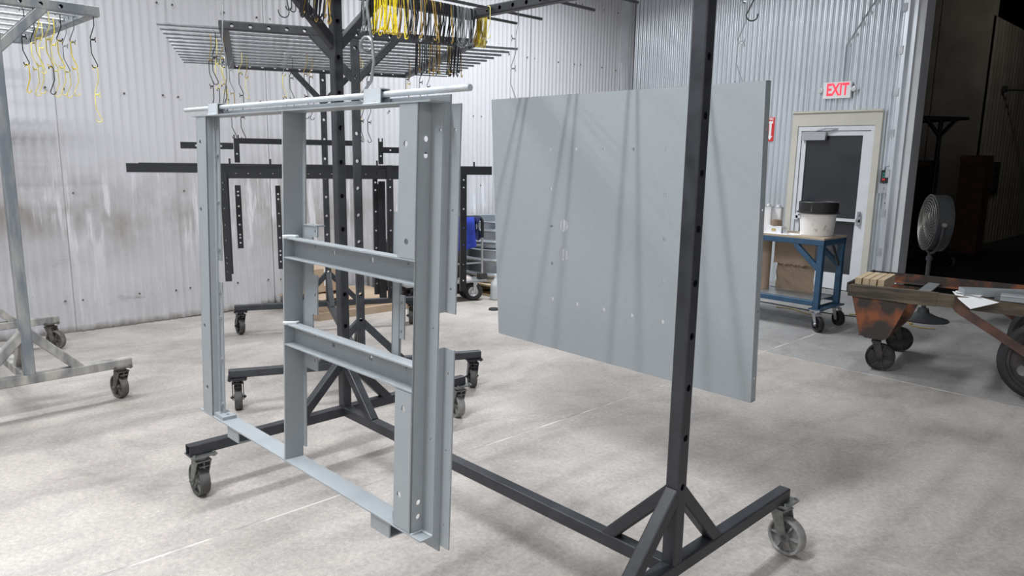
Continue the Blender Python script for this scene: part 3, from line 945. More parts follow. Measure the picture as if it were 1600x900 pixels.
# ------------------------------------------------------------------ wire hooks
def hook_path(L, rt=0.013, rb=0.015, lean=0.0, s1=-1, s2=1, at=200, ab=190):
    """hangs from the origin (inside of the top bend), bottom bend at z=-L; in the xz plane"""
    P = []
    # top bend: centre at (s1*?)... shank at x=0 top bend curls towards s1, bottom bend towards s2
    c = Vector((0, 0, -rt))
    n = 7
    for i in range(n + 1):
        a = R(at) * (1 - i / n)
        # angle measured from shank side (+x*-s1) over the top
        P.append((c.x - s1 * rt * math.cos(a), 0, c.z + rt * math.sin(a)))
    xs_ = P[-1][0]
    zb_ = -L + rb
    P.append((xs_ + lean * 0.5, 0, (c.z + zb_) / 2))
    xb = -s1 * rt * 0 + (-s2 * rb)
    for i in range(n + 1):
        a = R(ab) * i / n
        P.append((-s2 * rb * math.cos(a) + lean, 0, zb_ - rb * math.sin(a)))
    return P


HM = {}


def hook_mesh(L, wr, mk, s1=-1, s2=1, rt=0.013, rb=0.015, lean=0.0):
    key = (round(L, 3), wr, mk, s1, s2, rt, rb, lean)
    if key not in HM:
        HM[key] = MB().tube(hook_path(L, rt, rb, lean, s1, s2), wr, 5).mesh('wire_hook', M[mk], 60)
    return HM[key]


CN = {'hook_b': 'black', 'hook_y': 'yellow', 'hook_o': 'gold', 'hook_s': 'pale yellow', 'hook_g': 'grey steel'}


def hook(p, L, mk, yaw, label, group, wr=0.0022, s1=-1, s2=1, rt=0.013, rb=0.015, lean=0.0, tilt=0.0):
    o = bpy.data.objects.new('wire_hook', hook_mesh(L, wr, mk, s1, s2, rt, rb, lean))
    COL.objects.link(o)
    o.location = p
    o.rotation_euler = (tilt, 0, yaw)
    tag(o, label, 'hook', group)
    return o


ORD = ['top', 'second', 'third', 'fourth', 'fifth']


def chain(p, links, yaw, where, group, wr=0.0022, rt=0.013):
    """links: list of (length, material key); each hook hangs in the one above"""
    p = Vector(p)
    n = len(links)
    for i, (L, mk) in enumerate(links):
        s1, s2 = (-1, 1) if i % 2 == 0 else (1, -1)
        if n == 1:
            lab = '%s wire hook %s' % (CN[mk], where)
        else:
            lab = '%s hook, %s link, chain %s' % (CN[mk], 'lowest' if i == n - 1 else ORD[i], where)
        hook(p, L, mk, yaw + R(18) * (i % 2), lab, group, wr, s1, s2, rt)
        p = p + Vector((0, 0, -(L - 2 * wr)))
    return p


# bundles on the front rack's far beam (just in front of it, on a dark rod)
ZR = 2.338 + 0.027
ZB = ZR + 0.0105
hang_rod = MB().cyl((-0.955, -0.845, 2.374), (-0.955, 0.845, 2.374), 0.009, 10).build('rod', M['darkrod'], main_rack)
rng = random.Random(3)


def bundle(K, x, y0_, y1_, n, pick, L0, zrod, label_of, group, dyaw=8, wr=0.0031):
    for i in range(n):
        y = y0_ + (y1_ - y0_) * (i + 0.5) / n + rng.uniform(-0.002, 0.002)
        mk = pick(i / n)
        L = L0 + rng.choice((-0.012, 0.0, 0.0, 0.012))
        hook(K(x, y, zrod + 0.0095), L, mk, (MR if K is K1 else R2A if K is K2 else R3A) + R(rng.choice((-6, 0, 6))), label_of(mk), group, wr, -1, rng.choice((1, 1, -1)), 0.0125, 0.0125, rng.choice((0.0, 0.01, -0.01)), R(rng.uniform(-dyaw, dyaw)))


def pick1(q):
    if q < 0.08:
        return rng.choice(('hook_b', 'hook_b', 'hook_g'))
    if q < 0.27:
        return 'hook_y'
    if q < 0.37:
        return rng.choice(('hook_y', 'hook_o', 'hook_b'))
    if q < 0.80:
        return rng.choice(('hook_b', 'hook_b', 'hook_b', 'hook_o', 'hook_g'))
    return rng.choice(('hook_b', 'hook_g', 'hook_g', 'hook_b'))


bundle(K1, -0.955, 0.10, 0.84, 104, pick1, 0.20, 2.374, lambda mk: '%s wire hook packed in the long bundle on the front rack beam' % CN[mk], 'hooks in the long bundle on the front rack')
bundle(K1, -0.955, -0.22, -0.06, 24, lambda q: rng.choice(('hook_b', 'hook_b', 'hook_b', 'hook_b', 'hook_o')), 0.185, 2.374, lambda mk: '%s wire hook bunched over the front rack upright' % CN[mk], 'hooks bunched at the upright')
for y, L in ((-0.30, 0.20), (-0.275, 0.165), (-0.255, 0.17)):
    hook(K1(-0.955, y, 2.384), L, 'hook_b', R(90), 'large black wire hook hanging loose beside the upright bunch', 'loose hooks beside the upright', 0.0026, -1, -1, 0.0125, 0.026 if L == 0.20 else 0.014)
bundle(K1, -1.005, 0.885, 0.965, 22, lambda q: rng.choice(('hook_o', 'hook_y', 'hook_s', 'hook_s')), 0.165, 2.365, lambda mk: '%s wire hook in the small bunch on the front rack rod end' % CN[mk], 'hooks on the front rack rod end', 10)
hook(K1(-0.80, 0.80, 2.375), 0.165, 'hook_s', MR, 'single pale yellow hook hanging near the front rack side rail', None, 0.0024)
# bundles on the second rack's first rods
bundle(K2, 0.898, 0.395, 0.56, 26, lambda q: rng.choice(('hook_b', 'hook_b', 'hook_b', 'hook_g', 'hook_o')) if q < 0.85 else 'hook_o', 0.20, 2.295, lambda mk: '%s wire hook in the left bundle under the second rack beam' % CN[mk], 'hooks in the left bundle under the second rack', 3)
bundle(K2, 0.898, 0.60, 0.70, 16, lambda q: rng.choice(('hook_b', 'hook_b', 'hook_o', 'hook_g')), 0.20, 2.295, lambda mk: '%s wire hook in the right bundle under the second rack beam' % CN[mk], 'hooks in the right bundle under the second rack', 5)

# hangers of the grey frame: heavy grey hooks
g = 'hooks carrying the grey frame'
pr_ = FRP(0.520, -0.008, 0.040)
rail_x = 0.87 - 0.025


def heavy(path, mk, label, r=0.006):
    o = MB().tube(path, r, 8).build('hanger_hook', M[mk], None, 60)
    tag(o, label, 'hook', g)
    return o


def arc(c, r, a0, a1, ax, n=8):
    ax = Vector(ax)
    return [Vector(c) + r * math.cos(R(a0 + (a1 - a0) * i / n)) * ax + Vector((0, 0, r * math.sin(R(a0 + (a1 - a0) * i / n)))) for i in range(n + 1)]


YR = K1(0.6, -rail_x).y
tx = pr_.x + 0.015
zj = pr_.z + 0.112
# lower S hook: grips the pipe, hooks into the upper one
ax = Vector((1, 0.15, 0)).normalized()
cU = Vector((tx, pr_.y, zj))
low = arc(cU, 0.024, 200, -10, ax) + [cU + ax * 0.028 + Vector((0, 0, -0.04)), cU + ax * 0.016 + Vector((0, 0, -0.085))] + arc(pr_ + Vector((0.0, 0, -0.009)) + ax * 0.004, 0.0185, 180, 330, ax, 7)
heavy(low, 'hook_g', 'thick grey lower hook gripping the grey frame pipe at the middle saddle', 0.0042)
ay = Vector((0, 1, 0))
up = arc((tx, YR, 2.338 + 0.054), 0.030, 180, 0, ay)
up = [up[0] + Vector((0, 0, -0.03))] + up + [Vector((tx, YR + 0.030, 2.2)), Vector((tx, pr_.y + 0.004, zj + 0.10))] + arc((tx, pr_.y, zj + 0.006), 0.018, 20, -190, ay, 7)
heavy(up, 'hook_g', 'long thick grey hook from the front rack side rail above the grey frame', 0.0042)
pl_ = FRP(-0.305, -0.008, 0.040)
zj = pl_.z + 0.14
cU = Vector((pl_.x, pl_.y, zj))
low = arc(cU, 0.018, 200, -10, ax) + [cU + ax * 0.022 + Vector((0, 0, -0.05))] + arc(pl_ + Vector((0.0, 0, -0.009)) + ax * 0.004, 0.0175, 160, 330, ax, 7)
heavy(low, 'hook_g', 'thin grey hook gripping the left end of the grey frame pipe', 0.0018)
YR = K1(-0.3, -rail_x).y
up = arc((pl_.x, YR, 2.338 + 0.052), 0.029, 180, 0, ay)
up = [up[0] + Vector((0, 0, -0.03))] + up + [Vector((pl_.x, YR + 0.029, 2.25)), Vector((pl_.x - 0.02, pl_.y + 0.02, zj + 0.2)), Vector((pl_.x, pl_.y + 0.004, zj + 0.07))] + arc((pl_.x, pl_.y, zj + 0.004), 0.014, 20, -190, ay, 7)
heavy(up, 'hook_g', 'long grey hook from the front rack to the left end of the grey frame', 0.0024)

# hangers of the panel
for xw, nm in ((-2.935, 'left'), (-1.595, 'right')):
    YP = K1(0, 0.845).y
    zt_ = 2.338 + 0.052
    up = arc((xw, YP, zt_ + 0.0), 0.03, 180, 0, ay)
    up = [up[0] + Vector((0, 0, -0.03))] + up + [Vector((xw, YP + 0.03, 2.28))] + arc((xw + 0.0, YP, 2.215), 0.016, 20, -190, ay, 7)
    o = MB().tube(up, 0.0026, 6).build('hanger_hook', M['hook_g'], None, 60)
    tag(o, 'grey steel hook over the side rail above the %s top corner of the panel' % nm, 'hook', 'hooks carrying the grey panel')
    chain((xw, YP, 2.206), [(0.16, 'hook_g'), (0.168, 'hook_g')], R(10), 'holding the %s top corner of the grey panel' % nm, 'hooks carrying the grey panel', 0.0024)
hook(Vector((-1.53, K1(0, 0.8).y, 2.338 + 0.05)), 0.27, 'hook_b', R(40), 'black wire hook dangling free near the right upright', None, 0.0028, -1, 1, 0.028, 0.022)

# yellow hook chains on the pale rack at the left
YB = ['hook_b', 'hook_s', 'hook_s', 'hook_s']
GR3 = 'hook chains on the pale rack'
spots3 = [(0.58, 0.20, ['hook_b', 'hook_b', 'hook_y']), (0.58, 0.27, ['hook_y', 'hook_s', 'hook_s']), (0.58, 0.325, ['hook_s', 'hook_y', 'hook_b']), (0.34, 0.30, ['hook_b', 'hook_s', 'hook_s']),
          (0.58, 0.385, ['hook_b', 'hook_y', 'hook_s']), (0.34, 0.41, ['hook_y', 'hook_s', 'hook_s']), (0.1, 0.40, ['hook_s', 'hook_s']), (0.34, 0.475, ['hook_g', 'hook_g', 'hook_s']), (0.58, 0.455, ['hook_g', 'hook_y', 'hook_s']),
          (0.83, 0.495, ['hook_b', 'hook_b', 'hook_s', 'hook_s'])]
WH3 = ['closest to the pale upright', 'just right of the pale upright', 'third from the pale upright', 'on the middle rod beside the upright', 'fifth from the pale upright', 'sixth from the pale upright on the middle rod',
       'short and far back on the pale rack', 'third from the beam end on the pale rack', 'next to the last on the pale rack', 'at the end of the pale rack beam']
for (x, y, mk), wh in zip(spots3, WH3):
    zz = 2.362 + 0.027 + 0.0085 if x < 0.8 else 2.362 + 0.03
    chain(K3(x, y, zz), [(0.165, mm) for mm in mk], R3A + R(60 + rng.uniform(-25, 25)), wh, GR3, 0.0031)

# hook chains on the second rack
GR2 = 'hook chains on the second rack'
rods2 = [-0.95 + 0.168 * i for i in range(12)]
sp2 = [(10, -0.80, ['hook_b', 'hook_b']), (9, -0.83, ['hook_o', 'hook_b', 'hook_b']), (10, -0.755, ['hook_o', 'hook_s', 'hook_b']), (8, -0.80, ['hook_s', 'hook_s', 'hook_b']), (7, -0.76, ['hook_b', 'hook_s', 'hook_s']),
       (6, -0.72, ['hook_g', 'hook_g', 'hook_o', 'hook_b']), (5, -0.66, ['hook_s', 'hook_b', 'hook_b', 'hook_b']), (3, -0.62, ['hook_o', 'hook_s']),
       (5, -0.36, ['hook_g', 'hook_s', 'hook_b', 'hook_b']), (4, -0.30, ['hook_b', 'hook_b', 'hook_b']), (6, -0.22, ['hook_o', 'hook_b', 'hook_b']), (5, -0.17, ['hook_o', 'hook_b', 'hook_b']),
       (6, 0.16, ['hook_o', 'hook_s', 'hook_s', 'hook_b']), (5, 0.20, ['hook_s', 'hook_o', 'hook_b', 'hook_b']), (4, 0.28, ['hook_b', 'hook_b', 'hook_b', 'hook_b']),
       (6, 0.52, ['hook_b', 'hook_b', 'hook_b']), (4, 0.60, ['hook_o', 'hook_s', 'hook_b']), (5, 0.66, ['hook_b', 'hook_b']), (3, 0.80, ['hook_b', 'hook_b', 'hook_b'])]
WH2 = ['outermost at the left end of the second rack', 'second at the left end of the second rack', 'third at the left end of the second rack', 'fourth at the left end of the second rack', 'fifth at the left end of the second rack',
       'before the left side rail of the second rack', 'behind the left side rail of the second rack', 'short one behind the left side rail', 'left of the four beside the grey middle post', 'second of the four beside the grey middle post',
       'third of the four beside the grey middle post', 'nearest the front rack upright', 'right of the second rack upright', 'second right of the second rack upright', 'third right of the second rack upright',
       'under the left bundle of the second rack', 'between the two bundles of the second rack', 'under the right bundle of the second rack', 'at the far right end of the second rack rods']
for (ri, y, mk), wh in zip(sp2, WH2):
    chain(K2(rods2[ri], y, 2.268 + 0.027 + 0.0085), [(0.16, mm) for mm in mk], R2A + R(70 + rng.uniform(-40, 40)), wh, GR2, 0.0027)

# ------------------------------------------------------------------ black coated parts on the second rack
BP = M['bpart']


def r2thing(name, label, group='black coated parts on the second rack'):
    return thing(name, label, 'metal part', (L2.x, L2.y, 0), R2A, group)


def yzp(x, y, z):   # plate xy -> y,z ; thickness -> -x  (faces +x viewer side)
    return Matrix(((0, 0, 1, x), (1, 0, 0, y), (0, 1, 0, z), (0, 0, 0, 1)))


t = r2thing('long_black_bar', 'longest black angle bar hanging level behind the grey frame')
MB().box(0.545, 0.55, -1.35, 1.035, 1.452, 1.508).box(0.50, 0.55, -1.28, 1.035, 1.508, 1.512).build('angle_bar', BP, t)
for y in (-0.75, -0.5, 0.2, 0.9):
    MB().box(0.543, 0.547, y - 0.006, y + 0.006, 1.512, 1.545).build('tab', BP, t)
t = r2thing('perforated_bar', 'black bar with a row of holes below the longest bar')
MB().plate(1.165, 0.062, 0.004, [(0.10 + 0.075 * i, 0.036, 0.006) for i in range(14)], yzp(0.62, -0.815, 1.42)).box(0.58, 0.624, -0.815, 0.35, 1.480, 1.484).build('channel', BP, t)
t = r2thing('perforated_bar', 'short upper black bar with an end hole left of the pronged strap')
MB().plate(0.34, 0.044, 0.004, [(0.10, 0.022, 0.007), (0.26, 0.022, 0.007)], yzp(0.10, -1.07, 1.605)).box(0.07, 0.10, -1.07, -0.73, 1.647, 1.65).build('channel', BP, t)
t = r2thing('perforated_bar', 'short upper black bar right of the right pronged strap')
MB().plate(0.40, 0.044, 0.004, [(0.06, 0.022, 0.007), (0.16, 0.022, 0.007)], yzp(0.10, 0.315, 1.598)).build('channel', BP, t)
t = r2thing('black_bar', 'thin upper black bar just right of the left pronged strap')
MB().box(-0.10, -0.096, -0.695, 0.165, 1.648, 1.685).box(-0.13, -0.096, -0.695, 0.165, 1.685, 1.688).build('angle_bar', BP, t)
t = r2thing('black_bar', 'black bar end showing between the frame and the grey panel')
MB().plate(0.50, 0.058, 0.004, [(0.10 + 0.12 * i, 0.03, 0.004) for i in range(4)], yzp(-0.10, 0.745, 1.447)).build('angle_bar', BP, t)
straps = [(0.66, -0.81, 0.040, 1.464, 0.76, 'leftmost black strap with two hole rows, reaching lowest at the left'), (0.45, -0.80, 0.036, 1.42, 0.775, 'black strap tucked behind the leftmost strap'),
          (0.20, -0.733, 0.039, 1.36, 0.917, 'short black strap third from the left'), (0.50, -0.474, 0.032, 1.37, 0.805, 'black strap beside the grey middle post'),
          (0.40, 0.193, 0.032, 1.48, 0.577, 'narrow black strap right of the slate upright'), (0.45, 0.222, 0.048, 1.40, 0.560, 'wide black strap in the middle of the right group'),
          (0.64, 0.250, 0.043, 1.515, 0.587, 'front black strap of the right group'), (0.10, 0.925, 0.05, 1.50, 0.51, 'black strap hanging before the blue cloth right of the frame')]
for i, (x, y, w_, z1, z0, lab) in enumerate(straps):
    t = r2thing('black_strap', lab)
    H_ = z1 - z0
    hs = [(w_ / 2, H_ * q, 0.0065) for q in (0.09, 0.17, 0.22, 0.38, 0.52, 0.67, 0.84, 0.90)]
    if i == 5:
        hs = []
    MB().plate(w_, H_, 0.004, hs, yzp(x, y, z0)).box(x - 0.03, x, y, y + 0.004, z0, z1 - 0.02).build('strap', BP, t)
    if i == 0:
        MB().plate(0.012, 0.03, 0.004, [], yzp(x, y + 0.01, z1)).build('tab', BP, t)
for x, y, lab in ((0.16, -0.726, 'left black pronged strap standing above the longest bar'), (0.16, 0.274, 'right black pronged strap standing above the longest bar')):
    t = r2thing('pronged_strap', lab)
    MB().plate(0.036, 0.165, 0.004, [(0.018, 0.06, 0.006)], yzp(x, y, 1.515)).build('strap', BP, t)
    for dy in (0.0, 0.026):
        MB().box(x, x + 0.004, y + dy, y + dy + 0.009, 1.68, 1.705).build('prong', BP, t)


# ------------------------------------------------------------------ blue work cart by the door
bc = thing('work_cart', 'blue steel work cart with plywood top beside the glass door', 'cart', (-2.90, 6.67, 0))
CL, CW = 1.25, 0.50           # runs towards -x, width towards +y
BT = 0.868
for x in (-0.03, -CL + 0.03):
    for y in (0.03, CW - 0.03):
        MB().sqtube((x, y, 0.215), (x, y, BT - 0.055), 0.055).build('leg', M['blue'], bc)
for y in (0.0275, CW - 0.0275):
    MB().sqtube((-CL, y, BT - 0.0275), (0, y, BT - 0.0275), 0.055).build('top_rail', M['blue'], bc)
    MB().sqtube((-CL + 0.058, y, 0.262), (-0.058, y, 0.262), 0.05).build('shelf_rail', M['blue'], bc)
    MB().sqtube((-0.05, y, 0.60), (-0.28, y, BT - 0.06), 0.048, (0, 1, 0)).build('brace', M['blue'], bc)
    MB().sqtube((-CL + 0.05, y, 0.60), (-CL + 0.28, y, BT - 0.06), 0.048, (0, 1, 0)).build('brace', M['blue'], bc)
for x in (-0.0275, -CL + 0.0275):
    MB().sqtube((x, 0.056, BT - 0.0275), (x, CW - 0.056, BT - 0.0275), 0.055).build('top_rail', M['blue'], bc)
    MB().box(x - 0.06, x + 0.06, -0.015, CW + 0.015, 0.205, 0.215).build('end_plate', M['blue'], bc)
    MB().bar((x, CW - 0.06, 0.60), (x, 0.26, BT - 0.06), 0.01, 0.04, (1, 0, 0)).build('end_brace', M['darkrod'], bc)
MB().box(-CL + 0.06, -0.06, 0.055, CW - 0.055, 0.278, 0.286).build('shelf', M['galv2'], bc)
MB().box(-CL, 0.0, 0.0, CW, BT + 0.0005, BT + 0.018).build('plywood_top', M['ply'], bc)
cm2 = caster_meshes('blue', M['rubber'], M['rubber'], M['zinc'], 0.073, 0.045, 0.205, 5)
CM['bluec'] = cm2
for x, y, yaw in ((-0.02, 0.03, R(-35)), (-0.02, CW - 0.03, R(-30)), (-CL + 0.03, 0.03, R(10)), (-CL + 0.03, CW - 0.03, R(20))):
    put_caster(bc, x, y, yaw, 'bluec', 0, False)

BTOP = BT + 0.018


def on_cart(dx, dy):
    return (-2.90 + dx, 6.67 + dy, BTOP)


bk = thing('bucket', 'white plastic bucket with black lid on the blue cart', 'bucket', on_cart(-0.20, 0.27))
MB().lathe([(0.0, 0.0), (0.145, 0.0), (0.150, 0.006), (0.168, 0.235), (0.168, 0.25)], 36).build('pail', M['bucket'], bk)
MB().lathe([(0.170, 0.212), (0.178, 0.212), (0.196, 0.218), (0.196, 0.226), (0.180, 0.232), (0.182, 0.318), (0.176, 0.324), (0.168, 0.316), (0.0, 0.312)], 36).build('lid', M['lid'], bk)
MB().tube([(-0.125, -0.120, 0.215), (-0.123, -0.118, 0.19), (-0.121, -0.118, 0.165), (-0.113, -0.122, 0.158), (-0.106, -0.126, 0.168)], 0.0025, 6).build('handle_wire', M['steel'], bk)
for dx, dy, h, lab in ((-0.70, 0.22, 0.25, 'white rectangular solvent can, left of two on the blue cart'), (-0.625, 0.28, 0.24, 'white rectangular solvent can, right of two on the blue cart')):
    tn = thing('solvent_can', lab, 'can', on_cart(dx, dy), R(8))
    MB().box(-0.05, 0.05, -0.035, 0.035, 0, h).build('can_body', M['white'], tn)
    MB().box(-0.052, 0.052, -0.037, 0.037, h, h + 0.005).build('rim', M['steel'], tn)
    MB().cyl((0.015, 0, h + 0.005), (0.015, 0, h + 0.028), 0.021, 14).build('cap', M['white'], tn)
    MB().box(-0.040, 0.040, -0.0365, -0.035, h * 0.15, h * 0.85).build('label', M['paper'], tn)
tp = thing('tape_roll', 'brown tape roll on its side on a small white box', 'tape', on_cart(-0.56, 0.16))
MB().lathe([(0.028, 0.072), (0.052, 0.072), (0.055, 0.075), (0.048, 0.128), (0.028, 0.130), (0.028, 0.072)], 24).build('roll', M['tape'], tp)
tb_ = thing('tape_box', 'small white open box under the brown tape roll', 'box', on_cart(-0.56, 0.16))
MB().box(-0.075, 0.075, -0.05, -0.047, 0.003, 0.066).box(-0.075, 0.075, 0.047, 0.05, 0.003, 0.066).box(-0.078, -0.075, -0.05, 0.05, 0.003, 0.066).box(0.075, 0.078, -0.05, 0.05, 0.003, 0.066).box(-0.075, 0.075, -0.047, 0.047, 0.003, 0.006).box(-0.075, 0.075, -0.047, 0.047, 0.066, 0.0705).build('carton', M['white'], tb_)
MB().box(-0.02, 0.02, -0.0535, -0.0502, 0.02, 0.045).build('print', M['tan'], tb_)
gc = thing('glass_cup', 'small steel cup beside the white box on the blue cart', 'cup', on_cart(-0.455, 0.14))
MB().lathe([(0.0, 0.0), (0.022, 0.0), (0.024, 0.055), (0.021, 0.055), (0.019, 0.004), (0.0, 0.004)], 18).build('cup_body', M['steel'], gc)
pp = thing('paper_sheets', 'loose white papers lying on the blue cart top', 'paper', on_cart(-0.50, 0.11), R(-8))
MB().box(-0.16, 0.12, -0.08, 0.10, 0.0, 0.002, Matrix.Rotation(R(6), 4, 'Z')).build('sheet', M['paper'], pp)
MB().box(-0.05, 0.20, -0.03, 0.14, 0.002, 0.003, Matrix.Rotation(R(-9), 4, 'Z')).build('sheet', M['paper'], pp)
# kraft paper on the shelf
kr = thing('kraft_roll', 'tall brown kraft paper roll standing on the blue cart shelf', 'paper roll', (-2.90 - 0.72, 6.67 + 0.30, 0.287))
MB().lathe([(0.012, 0.0), (0.055, 0.0), (0.055, 0.515), (0.012, 0.515), (0.012, 0.0)], 24).build('roll', M['kraft'], kr)


def crumple(w_, h, nx, nz, amp, seed, rag=0.0):
    rr = random.Random(seed)
    ph = [(rr.uniform(2, 9), rr.uniform(2, 9), rr.uniform(0, 6), rr.uniform(0.2, 1)) for _ in range(7)]
    vs_ = []
    for j in range(nz + 1):
        for i in range(nx + 1):
            u, v = i / nx, j / nz
            y = sum(a * abs(math.sin(fx_ * u * 1.7 + fz_ * v * 1.3 + p)) for fx_, fz_, p, a in ph) * amp
            zz = v * h - (rag * rr.random() if j == 0 else 0)
            vs_.append((u * w_, y, zz))
    fs_ = []
    for j in range(nz):
        for i in range(nx):
            a = j * (nx + 1) + i
            fs_.append((a, a + 1, a + nx + 2, a + nx + 1))
    return MB().add(vs_, fs_)


kp = thing('kraft_sheet', 'torn brown kraft paper sheet hanging under the blue cart top', 'paper', (-2.90 - 0.64, 6.67 + 0.36, 0.288))
crumple(0.40, 0.29, 26, 18, 0.014, 4).build('crumpled_sheet', M['kraft'], kp, 180)
o = crumple(0.42, 0.23, 26, 4, 0.004, 9, 0.02).build('upper_sheet', M['kraft'], kp, 180)
o.location = (-0.01, -0.03, 0.28)

# cords on the floor behind the cart
for i, (m_, lab) in enumerate((('hook_b', 'black cord lying on the floor under the blue cart'), ('tan', 'tan cord coiled on the floor right of the blue cart'), ('tan', 'tan cord end lying on the floor below the glass door'))):
    rr = random.Random(20 + i)
    if i == 0:
        P = [(-4.6 + 0.25 * k, 7.4 + 0.10 * math.sin(k * 0.8) + 0.05 * k, 0.006) for k in range(10)]
    elif i == 1:
        P = [(-3.02 + 0.12 * k * 0.6 + 0.05 * math.sin(k * 1.9), 7.72 + 0.09 * math.sin(k * 1.1), 0.007 + 0.001 * (k % 2)) for k in range(12)]
    else:
        P = [(-3.7 + 0.06 * k, 7.45 + 0.06 * math.sin(k * 0.7), 0.006) for k in range(8)]
    tag(MB().tube(P, 0.006, 6).build('floor_cord', M[m_]), lab, 'cord')

# ------------------------------------------------------------------ old iron cart at the right
ic = thing('iron_cart', 'old rusty iron and oak platform cart with spoked wheels at the right edge', 'cart', (-2.25, 5.70, 0), R(9))
IL, IW, IZ = 2.35, 0.90, 0.655
MB().box(0.0, IL, -0.03, 0.05, IZ - 0.088, IZ).build('near_rail', M['oldwood'], ic)
MB().box(0.35, 0.60, -0.034, 0.054, IZ - 0.092, IZ + 0.003).build('rail_strap', M['oldwood'], ic)
MB().box(0.71, 0.80, -0.036, 0.056, IZ - 0.097, IZ + 0.004).build('rail_strap', M['rust2'], ic)
MB().box(0.0, IL, IW - 0.05, IW - 0.042, IZ - 0.07, IZ + 0.01).box(0.0, IL, IW - 0.10, IW - 0.05, IZ - 0.07, IZ - 0.062).build('far_rail', M['rust'], ic)
MB().box(-0.012, 0.0, -0.03, IW - 0.03, IZ - 0.06, IZ + 0.015).build('end_plate', M['iron'], ic)
for x in (0.42, 0.92, 1.45, 1.95):
    MB().box(x, x + 0.085, 0.051, IW - 0.051, IZ - 0.055, IZ - 0.045).build('cross_strap', M['galv2'] if x < 1 else M['rust2'], ic)
# front pedestal bin: tapered trough
P0 = [(0.03, 0.0), (0.42, 0.0), (0.315, -0.28), (0.28, -0.312), (0.15, -0.312), (0.105, -0.28)]
n = len(P0)
for y in (-0.012, IW - 0.06):
    vs_ = [(x, y, IZ - 0.089 + z) for x, z in P0] + [(x, y + 0.012, IZ - 0.089 + z) for x, z in P0]
    MB().add(vs_, [tuple(range(n)), tuple(range(2 * n - 1, n - 1, -1))] + [(i, (i + 1) % n, (i + 1) % n + n, i + n) for i in range(n)]).build('pedestal_plate', M['rust'], ic)
MB().box(0.10, 0.30, 0.0, IW - 0.06, 0.262, 0.274).build('pedestal_floor', M['rust2'], ic)
big = caster_meshes('iron', M['rubber'], M['iron'], M['iron'], 0.105, 0.06, 0.262, 5)
CM['ironc'] = big
put_caster(ic, 0.22, 0.06, R(8), 'ironc', 0, False)
put_caster(ic, 0.22, IW - 0.10, R(15), 'ironc', 0, False)
# big wheels on an axle
WR = 0.275


def big_wheel():
    tw = 0.085
    tyre = MB().lathe([(WR - 0.055, -tw / 2), (WR - 0.03, -tw / 2 - 0.002), (WR - 0.006, -tw / 2 + 0.012), (WR, -tw / 4), (WR - 0.004, 0), (WR, tw / 4), (WR - 0.006, tw / 2 - 0.012), (WR - 0.03, tw / 2 + 0.002), (WR - 0.055, tw / 2), (WR - 0.06, 0), (WR - 0.055, -tw / 2)], 44).mesh('tyre', M['rubber'])
    c = MB()
    c.plate(0, 0, 0.016, [(0.135 * math.cos(2 * PI * k / 5), 0.135 * math.sin(2 * PI * k / 5), 0.042) for k in range(5)], Matrix.Translation((0, 0, -0.008)), 14, [((WR - 0.056) * math.cos(2 * PI * k / 40), (WR - 0.056) * math.sin(2 * PI * k / 40)) for k in range(40)])
    c.lathe([(0.0, 0.06), (0.03, 0.06), (0.045, 0.05), (0.05, 0.0), (0.045, -0.05), (0.03, -0.06), (0.0, -0.06)], 20)
    c.lathe([(WR - 0.075, -0.03), (WR - 0.055, -0.03), (WR - 0.055, 0.03), (WR - 0.075, 0.03), (WR - 0.075, -0.03)], 40)
    return tyre, c.mesh('wheel_disc', M['iron'])


ty_, wd_ = big_wheel()
XA = 1.28
for y in (-0.04, IW - 0.08):
    wo = child('big_wheel', wd_, ic, (XA, y, WR), (R(90), 0, R(0)))
    child('tyre', ty_, wo)
MB().cyl((XA, -0.10, WR), (XA, IW - 0.02, WR), 0.022, 12).build('axle', M['iron'], ic)
for y in (-0.11, IW - 0.02):
    yy = y if y < 0 else y
    MB().bar((0.73, -0.03 if y < 0 else IW - 0.05, IZ - 0.08), (XA, y, WR), 0.06, 0.014, (1, 0, 1)).build('diagonal_brace', M['rust2'], ic)
    MB().bar((XA + 0.57, -0.03 if y < 0 else IW - 0.05, IZ - 0.08), (XA, y, WR), 0.06, 0.014, (-1, 0, 1)).build('diagonal_brace', M['rust2'], ic)
    MB().bar((XA, y + 0.02 if y < 0 else y - 0.02, WR), (XA, -0.02 if y < 0 else IW - 0.06, IZ - 0.07), 0.05, 0.02, (1, 0, 0)).build('axle_post', M['iron'], ic)


def on_iron(x, y, z):
    a = R(9)
    return Vector((-2.25 + x * math.cos(a) - y * math.sin(a), 5.70 + x * math.sin(a) + y * math.cos(a), z))


for i, lab in enumerate(('short lumber block nearest the end plate of the iron cart', 'second short lumber block from the iron cart end plate', 'third short lumber block from the iron cart end plate', 'short lumber block farthest from the iron cart end plate')):
    lo_ = tag(MB().box(0, 0.046, 0, 0.42, 0, 0.085).build('lumber_block', M['wood']), lab, 'wood block', 'lumber blocks in the iron cart')
    lo_.location = on_iron(0.015 + 0.053 * i, 0.10 + 0.012 * (i % 2), IZ - 0.045 + 0.0)
    lo_.rotation_euler = (0, 0, R(9))
sp = thing('block_support', 'dark flat slat under the lumber blocks of the iron cart', 'slat', on_iron(0.01, 0.06, IZ - 0.062), R(9))
MB().box(0.0, 0.25, 0.02, 0.08, 0, 0.016).build('slat', M['rust2'], sp)
pp = thing('paper_sheets', 'white printed papers hanging over the iron cart near rail', 'paper', on_iron(0.68, -0.03, IZ + 0.008), R(9))
MB().add([(0, 0.10, 0.012), (0.17, 0.02, 0.006), (0.30, -0.045, -0.01), (0.14, -0.07, -0.075), (0.06, -0.04, -0.02)], [(0, 4, 1), (4, 3, 2, 1)]).build('sheet', M['paper'], pp)
